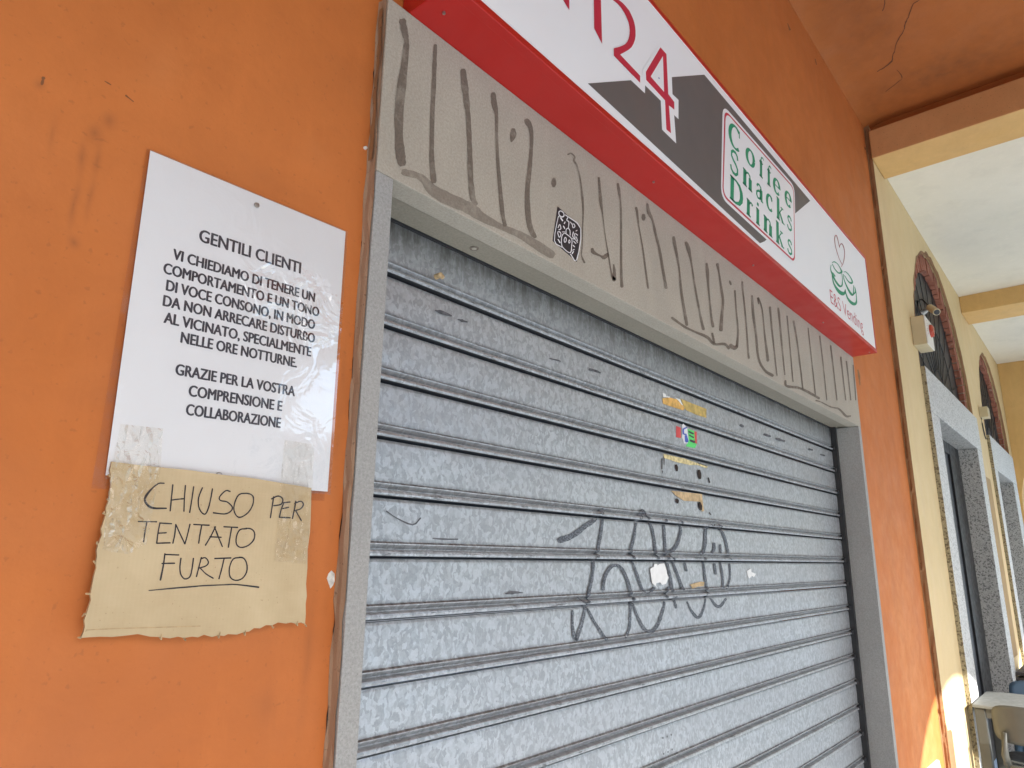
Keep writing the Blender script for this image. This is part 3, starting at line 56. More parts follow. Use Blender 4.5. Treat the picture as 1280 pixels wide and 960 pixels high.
'CUPS': [[22975,27123,22950,27127,23010,27136,22970,27143,23100,27180,23046,27187,23183,27224,23124,27235,23250,27255,23230,27290,23316,27277,23364,27339,23421,27303,23501,27371,23554,27329,23642,27393,23692,27347,23783,27406,23818,27352,23914,27407,23932,27336,24039,27392,24042,27305,24161,27363,24135,27266,24270,27331,24202,27231,24358,27305,24243,27203,24431,27292,24257,27178,24496,27284,24244,27164,24529,27257,24238,27165,24468,27192,24189,27136,24335,27116,24089,27082,24161,27035,23978,27032,23962,26959,23876,26998,23770,26908,23753,26982,23614,26895,23608,26979,23470,26901,23467,26987,23339,26918,23347,27000,23228,26937,23258,27019,23142,26961,23190,27046,23076,26992,23128,27077,23019,27025,23063,27107,22958,27056,23029,27103,22966,27072],[22784,26981,22835,26996,22759,26964,22844,26989,22717,26902,22804,26928,22670,26839,22759,26866,22631,26776,22727,26808,22613,26716,22721,26757,22619,26661,22748,26715,22642,26609,22800,26678,22681,26560,22868,26643,22735,26511,22945,26605,22807,26459,23031,26561,22897,26406,23130,26514,22999,26357,23237,26470,23109,26318,23351,26437,23228,26287,23478,26414,23359,26261,23617,26398,23499,26248,23750,26392,23650,26254,23853,26396,23824,26291,23917,26406,24012,26357,23959,26415,24171,26440,24012,26436,24275,26523,24086,26482,24339,26612,24164,26562,24380,26713,24234,26667,24406,26814,24290,26776,24423,26901,24329,26869,24426,26968,24344,26938,24417,27023,24337,26993,24402,27073,24322,27043,24390,27126,24310,27095,24373,27127,24325,27109],[22742,26483,22807,26508,22724,26465,22832,26507,22738,26381,22865,26429,22747,26294,22890,26348,22767,26210,22929,26275,22814,26136,23004,26218,22896,26070,23129,26178,23003,26011,23291,26150,23128,25962,23468,26134,23264,25928,23636,26129,23418,25911,23800,26137,23592,25910,23967,26156,23780,25926,24114,26180,23995,25967,24195,26195,24255,26052,24192,26188,24460,26152,24219,26190,24576,26232,24302,26222,24654,26297,24384,26259,24700,26354,24442,26292,24709,26398,24490,26334,24703,26433,24534,26383,24701,26467,24584,26433,24686,26475,24615,26454],[22856,26645,22926,26682,22853,26629,22971,26689,22885,26619,23011,26683,22918,26609,23051,26677,22950,26599,23091,26671,22983,26589,23131,26665,23016,26580,23172,26659,23048,26570,23212,26653,23081,26560,23253,26647,23114,26550,23293,26641,23181,26561,23288,26616],[24679,27279,24675,27294,24714,27287,24707,27312,24810,27323,24795,27348,24897,27358,24888,27389,24966,27382,25011,27434,25052,27398,25148,27464,25180,27407,25296,27476,25335,27409,25457,27477,25490,27403,25616,27469,25620,27387,25755,27456,25724,27361,25878,27434,25814,27324,25990,27404,25877,27282,26080,27369,25903,27243,26134,27332,25885,27207,26144,27287,25848,27178,26104,27229,25830,27172,25988,27152,25840,27177,25807,27077,25779,27159,25645,27036,25653,27128,25495,27014,25503,27101,25350,27006,25359,27088,25216,27010,25226,27096,25093,27030,25094,27120,24975,27062,24963,27150,24858,27100,24832,27178,24743,27134,24800,27172,24747,27146],[24594,27168,24652,27188,24574,27151,24670,27186,24562,27083,24669,27121,24543,27014,24660,27056,24537,26944,24666,26993,24563,26874,24705,26932,24632,26800,24792,26868,24731,26724,24913,26803,24845,26651,25051,26742,24959,26589,25190,26692,25072,26535,25334,26655,25193,26487,25489,26626,25318,26452,25635,26608,25447,26438,25750,26602,25590,26449,25816,26601,25785,26498,25806,26591,25980,26591,25781,26574,26066,26672,25848,26618,26121,26769,25926,26712,26162,26891,25997,26840,26199,27023,26065,26980,26238,27149,26135,27116,26222,27154,26160,27134],[26330,27117,26393,27140,26312,27100,26416,27139,26312,27036,26453,27088,26319,26972,26500,27038,26312,26911,26527,26982,26277,26855,26500,26911,26208,26802,26392,26825,26101,26739,26241,26739,25963,26666,26090,26662,25829,26590,25954,26590,25798,26559,25872,26559],[24543,26347,24613,26375,24528,26329,24645,26376,24578,26258,24729,26318,24625,26183,24808,26256,24680,26113,24896,26202,24759,26056,25006,26166,24868,26014,25151,26151,25000,25984,25321,26150,25146,25966,25495,26160,25303,25963,25647,26174,25479,25978,25775,26192,25678,26013,25886,26214,25897,26069,25961,26232,26122,26150,25992,26239,26304,26241,26019,26244,26412,26324,26086,26270,26464,26397,26178,26328,26496,26476,26265,26410,26519,26575,26328,26515,26530,26691,26369,26639,26537,26814,26403,26770,26546,26933,26440,26898,26527,26937,26463,26916]],
'HAND': [[-2702,15618,-2701,15608,-2708,15621,-2706,15605,-2730,15619,-2729,15604,-2755,15619,-2751,15602,-2780,15608,-2772,15595,-2808,15586,-2797,15574,-2836,15556,-2824,15546,-2863,15527,-2845,15513,-2887,15493,-2867,15479,-2910,15457,-2884,15444,-2921,15421,-2895,15416,-2919,15389,-2893,15395,-2905,15363,-2884,15376,-2887,15342,-2870,15358,-2868,15322,-2853,15344,-2842,15306,-2833,15333,-2807,15298,-2805,15324,-2759,15298,-2761,15320,-2704,15303,-2706,15323,-2648,15308,-2650,15325,-2643,15312,-2644,15322],[-2607,15610,-2597,15610,-2611,15604,-2594,15604,-2611,15560,-2594,15560,-2611,15516,-2594,15516,-2610,15468,-2595,15467,-2611,15411,-2594,15410,-2611,15349,-2593,15349,-2610,15288,-2594,15287,-2606,15282,-2597,15282],[-2454,15614,-2444,15614,-2457,15608,-2440,15608,-2457,15560,-2440,15559,-2456,15511,-2441,15511,-2455,15461,-2439,15461,-2452,15406,-2437,15407,-2448,15349,-2432,15350,-2444,15293,-2429,15294,-2440,15288,-2431,15288],[-2610,15411,-2613,15420,-2605,15409,-2608,15424,-2578,15414,-2582,15430,-2551,15420,-2555,15436,-2525,15425,-2529,15441,-2501,15431,-2504,15444,-2477,15433,-2480,15450,-2453,15437,-2456,15453,-2448,15442,-2450,15451],[-2350,15608,-2340,15607,-2353,15602,-2337,15602,-2356,15552,-2340,15551,-2359,15502,-2342,15500,-2361,15450,-2345,15448,-2365,15395,-2349,15394,-2369,15339,-2353,15338,-2374,15284,-2356,15282,-2371,15278,-2360,15277],[-2237,15605,-2228,15602,-2242,15601,-2226,15596,-2257,15559,-2240,15553,-2270,15516,-2253,15512,-2279,15475,-2262,15472,-2281,15434,-2263,15434,-2276,15395,-2259,15397,-2268,15361,-2253,15365,-2256,15330,-2240,15338,-2239,15305,-2225,15314,-2221,15286,-2210,15297,-2203,15271,-2194,15286,-2182,15263,-2181,15281,-2161,15269,-2172,15282,-2146,15289,-2162,15297,-2135,15318,-2152,15323,-2125,15350,-2144,15354,-2118,15385,-2136,15388,-2113,15424,-2129,15427,-2108,15465,-2124,15467,-2102,15507,-2120,15509,-2098,15551,-2117,15553,-2096,15595,-2112,15596,-2099,15601,-2108,15602],[-1858,15584,-1861,15574,-1864,15588,-1868,15572,-1883,15594,-1888,15576,-1906,15599,-1906,15581,-1931,15592,-1923,15578,-1960,15569,-1948,15557,-1990,15536,-1975,15525,-2008,15506,-1993,15499,-2014,15483,-1996,15483,-2007,15463,-1993,15472,-1990,15449,-1983,15463,-1962,15443,-1960,15460,-1928,15441,-1926,15459,-1898,15436,-1892,15451,-1870,15419,-1859,15433,-1843,15397,-1829,15410,-1827,15378,-1810,15384,-1827,15362,-1808,15358,-1835,15344,-1821,15335,-1851,15329,-1837,15315,-1868,15314,-1859,15301,-1893,15305,-1886,15287,-1923,15297,-1921,15281,-1965,15297,-1965,15280,-2015,15301,-2016,15284,-2065,15305,-2066,15287,-2072,15302,-2072,15291],[-1630,15581,-1629,15571,-1637,15583,-1635,15566,-1674,15578,-1672,15561,-1712,15573,-1707,15557,-1746,15558,-1733,15544,-1770,15528,-1753,15519,-1787,15490,-1769,15484,-1799,15453,-1780,15448,-1805,15415,-1788,15413,-1807,15377,-1790,15377,-1803,15342,-1787,15346,-1792,15311,-1775,15318,-1773,15284,-1760,15293,-1753,15264,-1743,15276,-1732,15251,-1726,15269,-1708,15248,-1710,15267,-1681,15255,-1689,15272,-1652,15271,-1661,15284,-1618,15293,-1630,15307,-1588,15321,-1603,15332,-1564,15353,-1581,15362,-1545,15390,-1561,15396,-1530,15426,-1549,15430,-1524,15462,-1541,15464,-1523,15499,-1541,15498,-1526,15530,-1547,15524,-1539,15552,-1555,15540,-1559,15565,-1569,15552,-1579,15575,-1585,15560,-1601,15581,-1604,15563,-1624,15582,-1625,15564,-1646,15583,-1647,15565,-1653,15580,-1654,15569],[-1246,15565,-1234,15564,-1251,15559,-1231,15558,-1255,15516,-1235,15514,-1260,15472,-1239,15471,-1264,15427,-1245,15425,-1268,15378,-1251,15376,-1275,15327,-1256,15325,-1280,15276,-1261,15274,-1277,15269,-1266,15268],[-1275,15518,-1281,15527,-1267,15518,-1278,15534,-1233,15537,-1244,15553,-1200,15556,-1209,15572,-1173,15564,-1175,15583,-1148,15561,-1141,15578,-1126,15548,-1111,15564,-1113,15534,-1092,15542,-1109,15515,-1088,15515,-1114,15491,-1095,15484,-1128,15473,-1114,15458,-1154,15462,-1148,15444,-1194,15454,-1190,15436,-1235,15446,-1231,15429,-1241,15442,-1238,15431],[-978,15511,-976,15501,-986,15514,-983,15496,-1003,15511,-1000,15494,-1021,15509,-1017,15490,-1038,15506,-1034,15487,-1055,15502,-1052,15485,-1072,15500,-1069,15482,-1090,15497,-1086,15479,-1096,15492,-1094,15481],[-1084,15496,-1073,15492,-1090,15491,-1071,15485,-1103,15460,-1084,15454,-1115,15429,-1096,15423,-1125,15396,-1108,15392,-1134,15362,-1114,15359,-1141,15328,-1121,15325,-1148,15293,-1126,15290,-1145,15286,-1132,15284],[-1144,15282,-1144,15293,-1137,15278,-1137,15297,-1109,15279,-1110,15297,-1082,15279,-1082,15298,-1054,15279,-1055,15299,-1027,15279,-1027,15299,-999,15280,-999,15299,-971,15281,-971,15299,-964,15285,-964,15296],[-1099,15399,-1102,15409,-1091,15398,-1097,15414,-1076,15401,-1082,15419,-1061,15406,-1067,15423,-1046,15410,-1052,15427,-1030,15413,-1037,15433,-1016,15420,-1021,15435,-1000,15423,-1006,15440,-994,15428,-998,15439],[-901,15529,-888,15528,-906,15522,-885,15521,-912,15484,-890,15482,-918,15447,-895,15444,-922,15407,-903,15405,-930,15367,-910,15364,-938,15325,-917,15322,-946,15283,-925,15280,-943,15276,-930,15274],[-916,15481,-922,15491,-908,15481,-917,15497,-875,15497,-884,15512,-843,15511,-851,15529,-819,15518,-819,15536,-803,15513,-791,15528,-791,15500,-771,15511,-785,15487,-761,15489,-789,15470,-767,15464,-801,15448,-784,15438,-819,15430,-807,15416,-845,15417,-838,15401,-880,15408,-874,15391,-914,15398,-908,15381,-920,15393,-916,15383],[-905,15400,-894,15406,-905,15392,-886,15403,-887,15369,-869,15379,-869,15346,-852,15356,-852,15323,-835,15332,-835,15300,-818,15309,-819,15276,-799,15287,-800,15253,-784,15262,-793,15250,-784,15256],[-2956,15142,-2957,15150,-2951,15139,-2952,15153,-2917,15141,-2918,15154,-2882,15142,-2883,15155,-2847,15143,-2849,15156,-2813,15143,-2814,15158,-2779,15145,-2780,15158,-2745,15144,-2746,15161,-2740,15148,-2740,15158],[-2859,15148,-2851,15146,-2863,15143,-2848,15141,-2866,15106,-2852,15103,-2870,15068,-2855,15066,-2873,15031,-2857,15029,-2874,14993,-2859,14992,-2874,14956,-2861,14955,-2876,14919,-2860,14918,-2873,14913,-2863,14912],[-2710,15147,-2701,15145,-2714,15142,-2698,15139,-2718,15107,-2702,15105,-2721,15073,-2706,15071,-2724,15036,-2708,15034,-2725,14994,-2710,14993,-2726,14950,-2710,14948,-2727,14906,-2711,14904,-2724,14900,-2715,14899],[-2724,14900,-2726,14910,-2718,14897,-2720,14913,-2692,14899,-2695,14914,-2667,14900,-2669,14916,-2641,14901,-2643,14918,-2615,14903,-2617,14919,-2589,14905,-2591,14920,-2562,14906,-2565,14922,-2557,14910,-2559,14919],[-2715,15135,-2716,15145,-2709,15132,-2710,15148,-2686,15132,-2687,15147,-2663,15131,-2663,15147,-2639,15130,-2640,15148,-2616,15130,-2616,15147,-2592,15130,-2593,15146,-2568,15130,-2569,15145,-2563,15133,-2564,15142],[-2719,15016,-2720,15025,-2713,15013,-2716,15029,-2697,15015,-2700,15030,-2682,15017,-2684,15031,-2666,15018,-2668,15033,-2650,15020,-2652,15034,-2634,15020,-2637,15036,-2618,15023,-2621,15037,-2614,15026,-2615,15034],[-2523,15137,-2513,15137,-2527,15131,-2509,15130,-2526,15089,-2511,15088,-2527,15047,-2510,15045,-2528,15008,-2511,15006,-2531,14974,-2515,14971,-2535,14942,-2519,14939,-2539,14911,-2524,14908,-2536,14905,-2527,14904],[-2524,15133,-2517,15137,-2524,15128,-2512,15134,-2506,15093,-2492,15100,-2486,15059,-2473,15066,-2466,15023,-2452,15030,-2443,14983,-2428,14991,-2418,14942,-2404,14949,-2394,14901,-2380,14908,-2388,14897,-2380,14901],[-2383,14898,-2392,14900,-2379,14902,-2394,14906,-2372,14937,-2388,14941,-2365,14972,-2381,14976,-2359,15010,-2374,15013,-2352,15052,-2368,15055,-2346,15096,-2362,15099,-2339,15141,-2356,15143,-2342,15147,-2352,15149],[-2307,15136,-2307,15145,-2301,15133,-2301,15148,-2269,15132,-2269,15149,-2236,15132,-2237,15149,-2204,15132,-2204,15148,-2171,15132,-2172,15148,-2138,15131,-2139,15148,-2105,15131,-2106,15149,-2099,15134,-2099,15145],[-2206,15142,-2195,15141,-2210,15137,-2192,15134,-2213,15096,-2196,15094,-2218,15056,-2200,15054,-2222,15018,-2203,15015,-2222,14983,-2207,14981,-2225,14950,-2208,14948,-2226,14918,-2210,14916,-2223,14912,-2214,14911],[-2129,14887,-2139,14893,-2123,14891,-2139,14900,-2104,14927,-2119,14935,-2085,14962,-2100,14970,-2066,14999,-2081,15006,-2048,15039,-2064,15046,-2031,15080,-2048,15087,-2014,15121,-2032,15128,-2015,15128,-2026,15133],[-2043,15127,-2034,15131,-2044,15121,-2029,15127,-2024,15082,-2009,15088,-2007,15042,-1987,15050,-1985,15002,-1969,15009,-1963,14962,-1948,14968,-1941,14920,-1925,14927,-1918,14879,-1904,14885,-1913,14876,-1905,14879],[-2090,14993,-2090,15004,-2083,14990,-2084,15008,-2059,14990,-2059,15007,-2034,14991,-2035,15006,-2010,14989,-2011,15007,-1986,14990,-1986,15006,-1961,14990,-1962,15006,-1936,14989,-1937,15006,-1930,14993,-1931,15003],[-1919,15124,-1919,15134,-1912,15121,-1913,15138,-1882,15121,-1882,15137,-1851,15120,-1851,15137,-1820,15121,-1820,15136,-1789,15120,-1789,15136,-1757,15119,-1758,15137,-1726,15118,-1726,15137,-1719,15122,-1719,15133],[-1812,15131,-1801,15129,-1817,15125,-1798,15123,-1821,15080,-1803,15078,-1825,15036,-1808,15034,-1830,14993,-1812,14991,-1833,14953,-1816,14951,-1838,14915,-1818,14913,-1840,14877,-1822,14875,-1837,14871,-1826,14870],[-1595,15123,-1593,15112,-1602,15126,-1599,15108,-1635,15123,-1632,15105,-1668,15119,-1664,15103,-1700,15108,-1686,15093,-1720,15081,-1704,15072,-1734,15048,-1717,15043,-1742,15015,-1724,15012,-1745,14981,-1727,14980,-1743,14946,-1725,14948,-1733,14916,-1718,14922,-1718,14893,-1704,14905,-1694,14877,-1686,14892,-1665,14870,-1664,14885,-1631,14870,-1635,14888,-1593,14881,-1600,14897,-1558,14897,-1568,14911,-1527,14920,-1541,14932,-1499,14948,-1515,14959,-1479,14978,-1499,14986,-1472,15011,-1490,15013,-1471,15044,-1491,15042,-1478,15072,-1496,15067,-1491,15095,-1507,15084,-1511,15111,-1522,15098,-1534,15124,-1541,15108,-1559,15130,-1561,15112,-1586,15130,-1586,15114,-1611,15130,-1612,15115,-1617,15127,-1617,15118],[-2617,14793,-2606,14792,-2620,14787,-2603,14785,-2621,14746,-2604,14744,-2622,14705,-2605,14702,-2624,14659,-2606,14656,-2629,14605,-2611,14602,-2636,14548,-2615,14543,-2642,14490,-2622,14486,-2639,14482,-2626,14480],[-2616,14773,-2616,14782,-2610,14770,-2611,14785,-2583,14769,-2584,14785,-2556,14769,-2557,14785,-2528,14768,-2530,14784,-2501,14768,-2502,14783,-2473,14767,-2474,14782,-2446,14767,-2447,14782,-2440,14770,-2441,14779],[-2639,14670,-2640,14679,-2633,14667,-2635,14682,-2609,14667,-2611,14683,-2585,14668,-2586,14683,-2560,14668,-2562,14685,-2535,14668,-2537,14686,-2510,14669,-2512,14686,-2485,14671,-2487,14686,-2480,14674,-2481,14683],[-2422,14743,-2412,14741,-2426,14737,-2409,14735,-2427,14705,-2411,14703,-2429,14672,-2412,14671,-2429,14641,-2412,14640,-2425,14609,-2409,14610,-2420,14579,-2403,14581,-2410,14551,-2395,14556,-2395,14526,-2382,14534,-2376,14504,-2366,14515,-2354,14490,-2350,14505,-2329,14488,-2333,14505,-2304,14496,-2313,14510,-2284,14512,-2298,14523,-2272,14537,-2290,14543,-2268,14568,-2283,14572,-2264,14604,-2280,14606,-2260,14645,-2278,14647,-2259,14691,-2276,14692,-2258,14737,-2274,14738,-2261,14742,-2271,14743],[-2173,14754,-2162,14752,-2177,14749,-2160,14745,-2184,14707,-2168,14703,-2191,14664,-2176,14660,-2200,14625,-2181,14620,-2204,14589,-2189,14585,-2211,14556,-2194,14551,-2217,14522,-2201,14518,-2214,14516,-2205,14514],[-2176,14726,-2180,14736,-2169,14725,-2176,14741,-2150,14731,-2157,14747,-2133,14737,-2137,14752,-2120,14737,-2115,14751,-2105,14726,-2094,14737,-2090,14709,-2077,14716,-2084,14693,-2066,14695,-2084,14681,-2067,14675,-2091,14668,-2077,14657,-2104,14656,-2094,14643,-2126,14646,-2119,14631,-2155,14638,-2149,14623,-2184,14630,-2178,14615,-2188,14625,-2185,14616],[-2180,14623,-2173,14630,-2178,14617,-2166,14628,-2150,14593,-2140,14603,-2123,14568,-2114,14578,-2095,14545,-2085,14557,-2063,14526,-2056,14539,-2032,14509,-2024,14523,-2000,14493,-1993,14507,-1993,14493,-1989,14501],[-2003,14731,-2005,14741,-1997,14728,-1999,14744,-1962,14729,-1964,14746,-1927,14730,-1929,14748,-1892,14732,-1894,14749,-1856,14733,-1859,14751,-1821,14735,-1823,14752,-1785,14736,-1787,14754,-1779,14740,-1780,14751],[-1880,14748,-1869,14745,-1884,14742,-1866,14739,-1890,14703,-1873,14700,-1896,14664,-1879,14661,-1903,14624,-1886,14620,-1912,14582,-1894,14577,-1920,14538,-1905,14534,-1931,14494,-1913,14490,-1929,14488,-1918,14485],[-1650,14757,-1648,14747,-1656,14760,-1653,14744,-1692,14757,-1689,14740,-1729,14754,-1723,14737,-1761,14738,-1749,14726,-1783,14706,-1767,14698,-1796,14664,-1781,14660,-1805,14623,-1787,14620,-1805,14583,-1787,14582,-1797,14542,-1781,14545,-1785,14508,-1768,14516,-1762,14485,-1751,14497,-1734,14470,-1728,14485,-1704,14463,-1703,14478,-1671,14462,-1675,14479,-1638,14470,-1646,14486,-1608,14485,-1620,14498,-1583,14509,-1598,14519,-1562,14539,-1580,14547,-1549,14572,-1568,14577,-1545,14608,-1565,14609,-1549,14646,-1568,14644,-1558,14679,-1575,14675,-1570,14707,-1587,14700,-1588,14731,-1602,14721,-1608,14750,-1618,14736,-1630,14760,-1635,14741,-1654,14762,-1655,14744,-1675,14763,-1676,14747,-1682,14761,-1682,14751],[-2752,14370,-2754,14376,-2748,14368,-2750,14378,-2656,14374,-2658,14385,-2561,14379,-2564,14393,-2473,14384,-2476,14400,-2395,14389,-2398,14405,-2324,14392,-2327,14409,-2260,14396,-2263,14413,-2210,14399,-2214,14416,-2168,14404,-2171,14418,-2114,14406,-2116,14421,-2030,14408,-2033,14423,-1933,14411,-1935,14425,-1847,14412,-1849,14426,-1791,14413,-1793,14429,-1748,14415,-1749,14430,-1689,14412,-1689,14427,-1598,14401,-1597,14418,-1489,14385,-1487,14405,-1377,14369,-1376,14391,-1368,14372,-1367,14385]],
'CARD': [[-3314,15809],[-3005,15801],[-2727,15801],[-2384,15802],[-2032,15787],[-1574,15783],[-1124,15756],[-652,15727],[-642,15331],[-643,15109],[-669,14862],[-659,14620],[-669,14407],[-648,14249],[-661,14145],[-651,14015],[-657,13887],[-720,13911],[-796,13900],[-873,13919],[-947,13909],[-1066,13930],[-1150,13898],[-1237,13908],[-1319,13872],[-1402,13882],[-1468,13843],[-1536,13843],[-1627,13818],[-1746,13833],[-1796,13814],[-1874,13828],[-1948,13813],[-2050,13847],[-2121,13821],[-2195,13835],[-2289,13826],[-2361,13847],[-2452,13834],[-2568,13857],[-2680,13869],[-2814,13906],[-2940,13898],[-3084,13894],[-3207,13906],[-3324,13907],[-3392,13906],[-3374,13964],[-3368,14025],[-3382,14086],[-3370,14147],[-3355,14228],[-3343,14289],[-3357,14352],[-3350,14456],[-3345,14540],[-3331,14625],[-3343,14689],[-3339,14753],[-3351,14817],[-3343,14882],[-3318,14981],[-3334,15046],[-3323,15101],[-3305,15213],[-3311,15291],[-3293,15371],[-3298,15461],[-3287,15530],[-3305,15643],[-3323,15711]],
'FOLD': [-3356,13980,-3357,13986,-3353,13978,-3354,13988,-3241,13977,-3242,13987,-3126,13975,-3128,13986,-3011,13973,-3013,13983,-2904,13969,-2906,13980,-2797,13965,-2798,13975,-2668,13960,-2669,13971,-2501,13955,-2502,13966,-2308,13949,-2309,13960,-2108,13943,-2110,13954,-2104,13945,-2105,13952],
'PAPER': [[-3420,19827],[-387,19867],[-339,15703],[-3342,15653]],
'TAPEL': [[-3280,16259],[-2796,16274],[-2773,15792],[-2841,14894],[-3021,14774],[-3303,14822],[-3311,15781]],
'TAPER': [[-1132,16362],[-648,16357],[-643,15728],[-678,14673],[-1182,14703],[-1158,15795]],
'LINES': [["GENTILI CLIENTI",[-2665,18927],[-1117,18977]],["VI CHIEDIAMO DI TENERE UN",[-2963,18547],[-836,18591]],["COMPORTAMENTO E UN TONO",[-3052,18322],[-741,18381]],["DI VOCE CONSONO, IN MODO",[-2989,18107],[-794,18164]],["DA NON ARRECARE DISTURBO",[-3000,17896],[-774,17955]],["AL VICINATO, SPECIALMENTE",[-2960,17680],[-817,17733]],["NELLE ORE NOTTURNE.",[-2722,17477],[-1036,17513]],["GRAZIE PER LA VOSTRA",[-2732,17051],[-1024,17086]],["COMPRENSIONE E",[-2534,16811],[-1204,16837]],["COLLABORAZIONE",[-2536,16565],[-1201,16595]]],
'SCREWS': [[-1930,19674],[-2014,15781]],
'STICK': [[5053,22551],[5975,22383],[5784,21457],[4871,21636]],
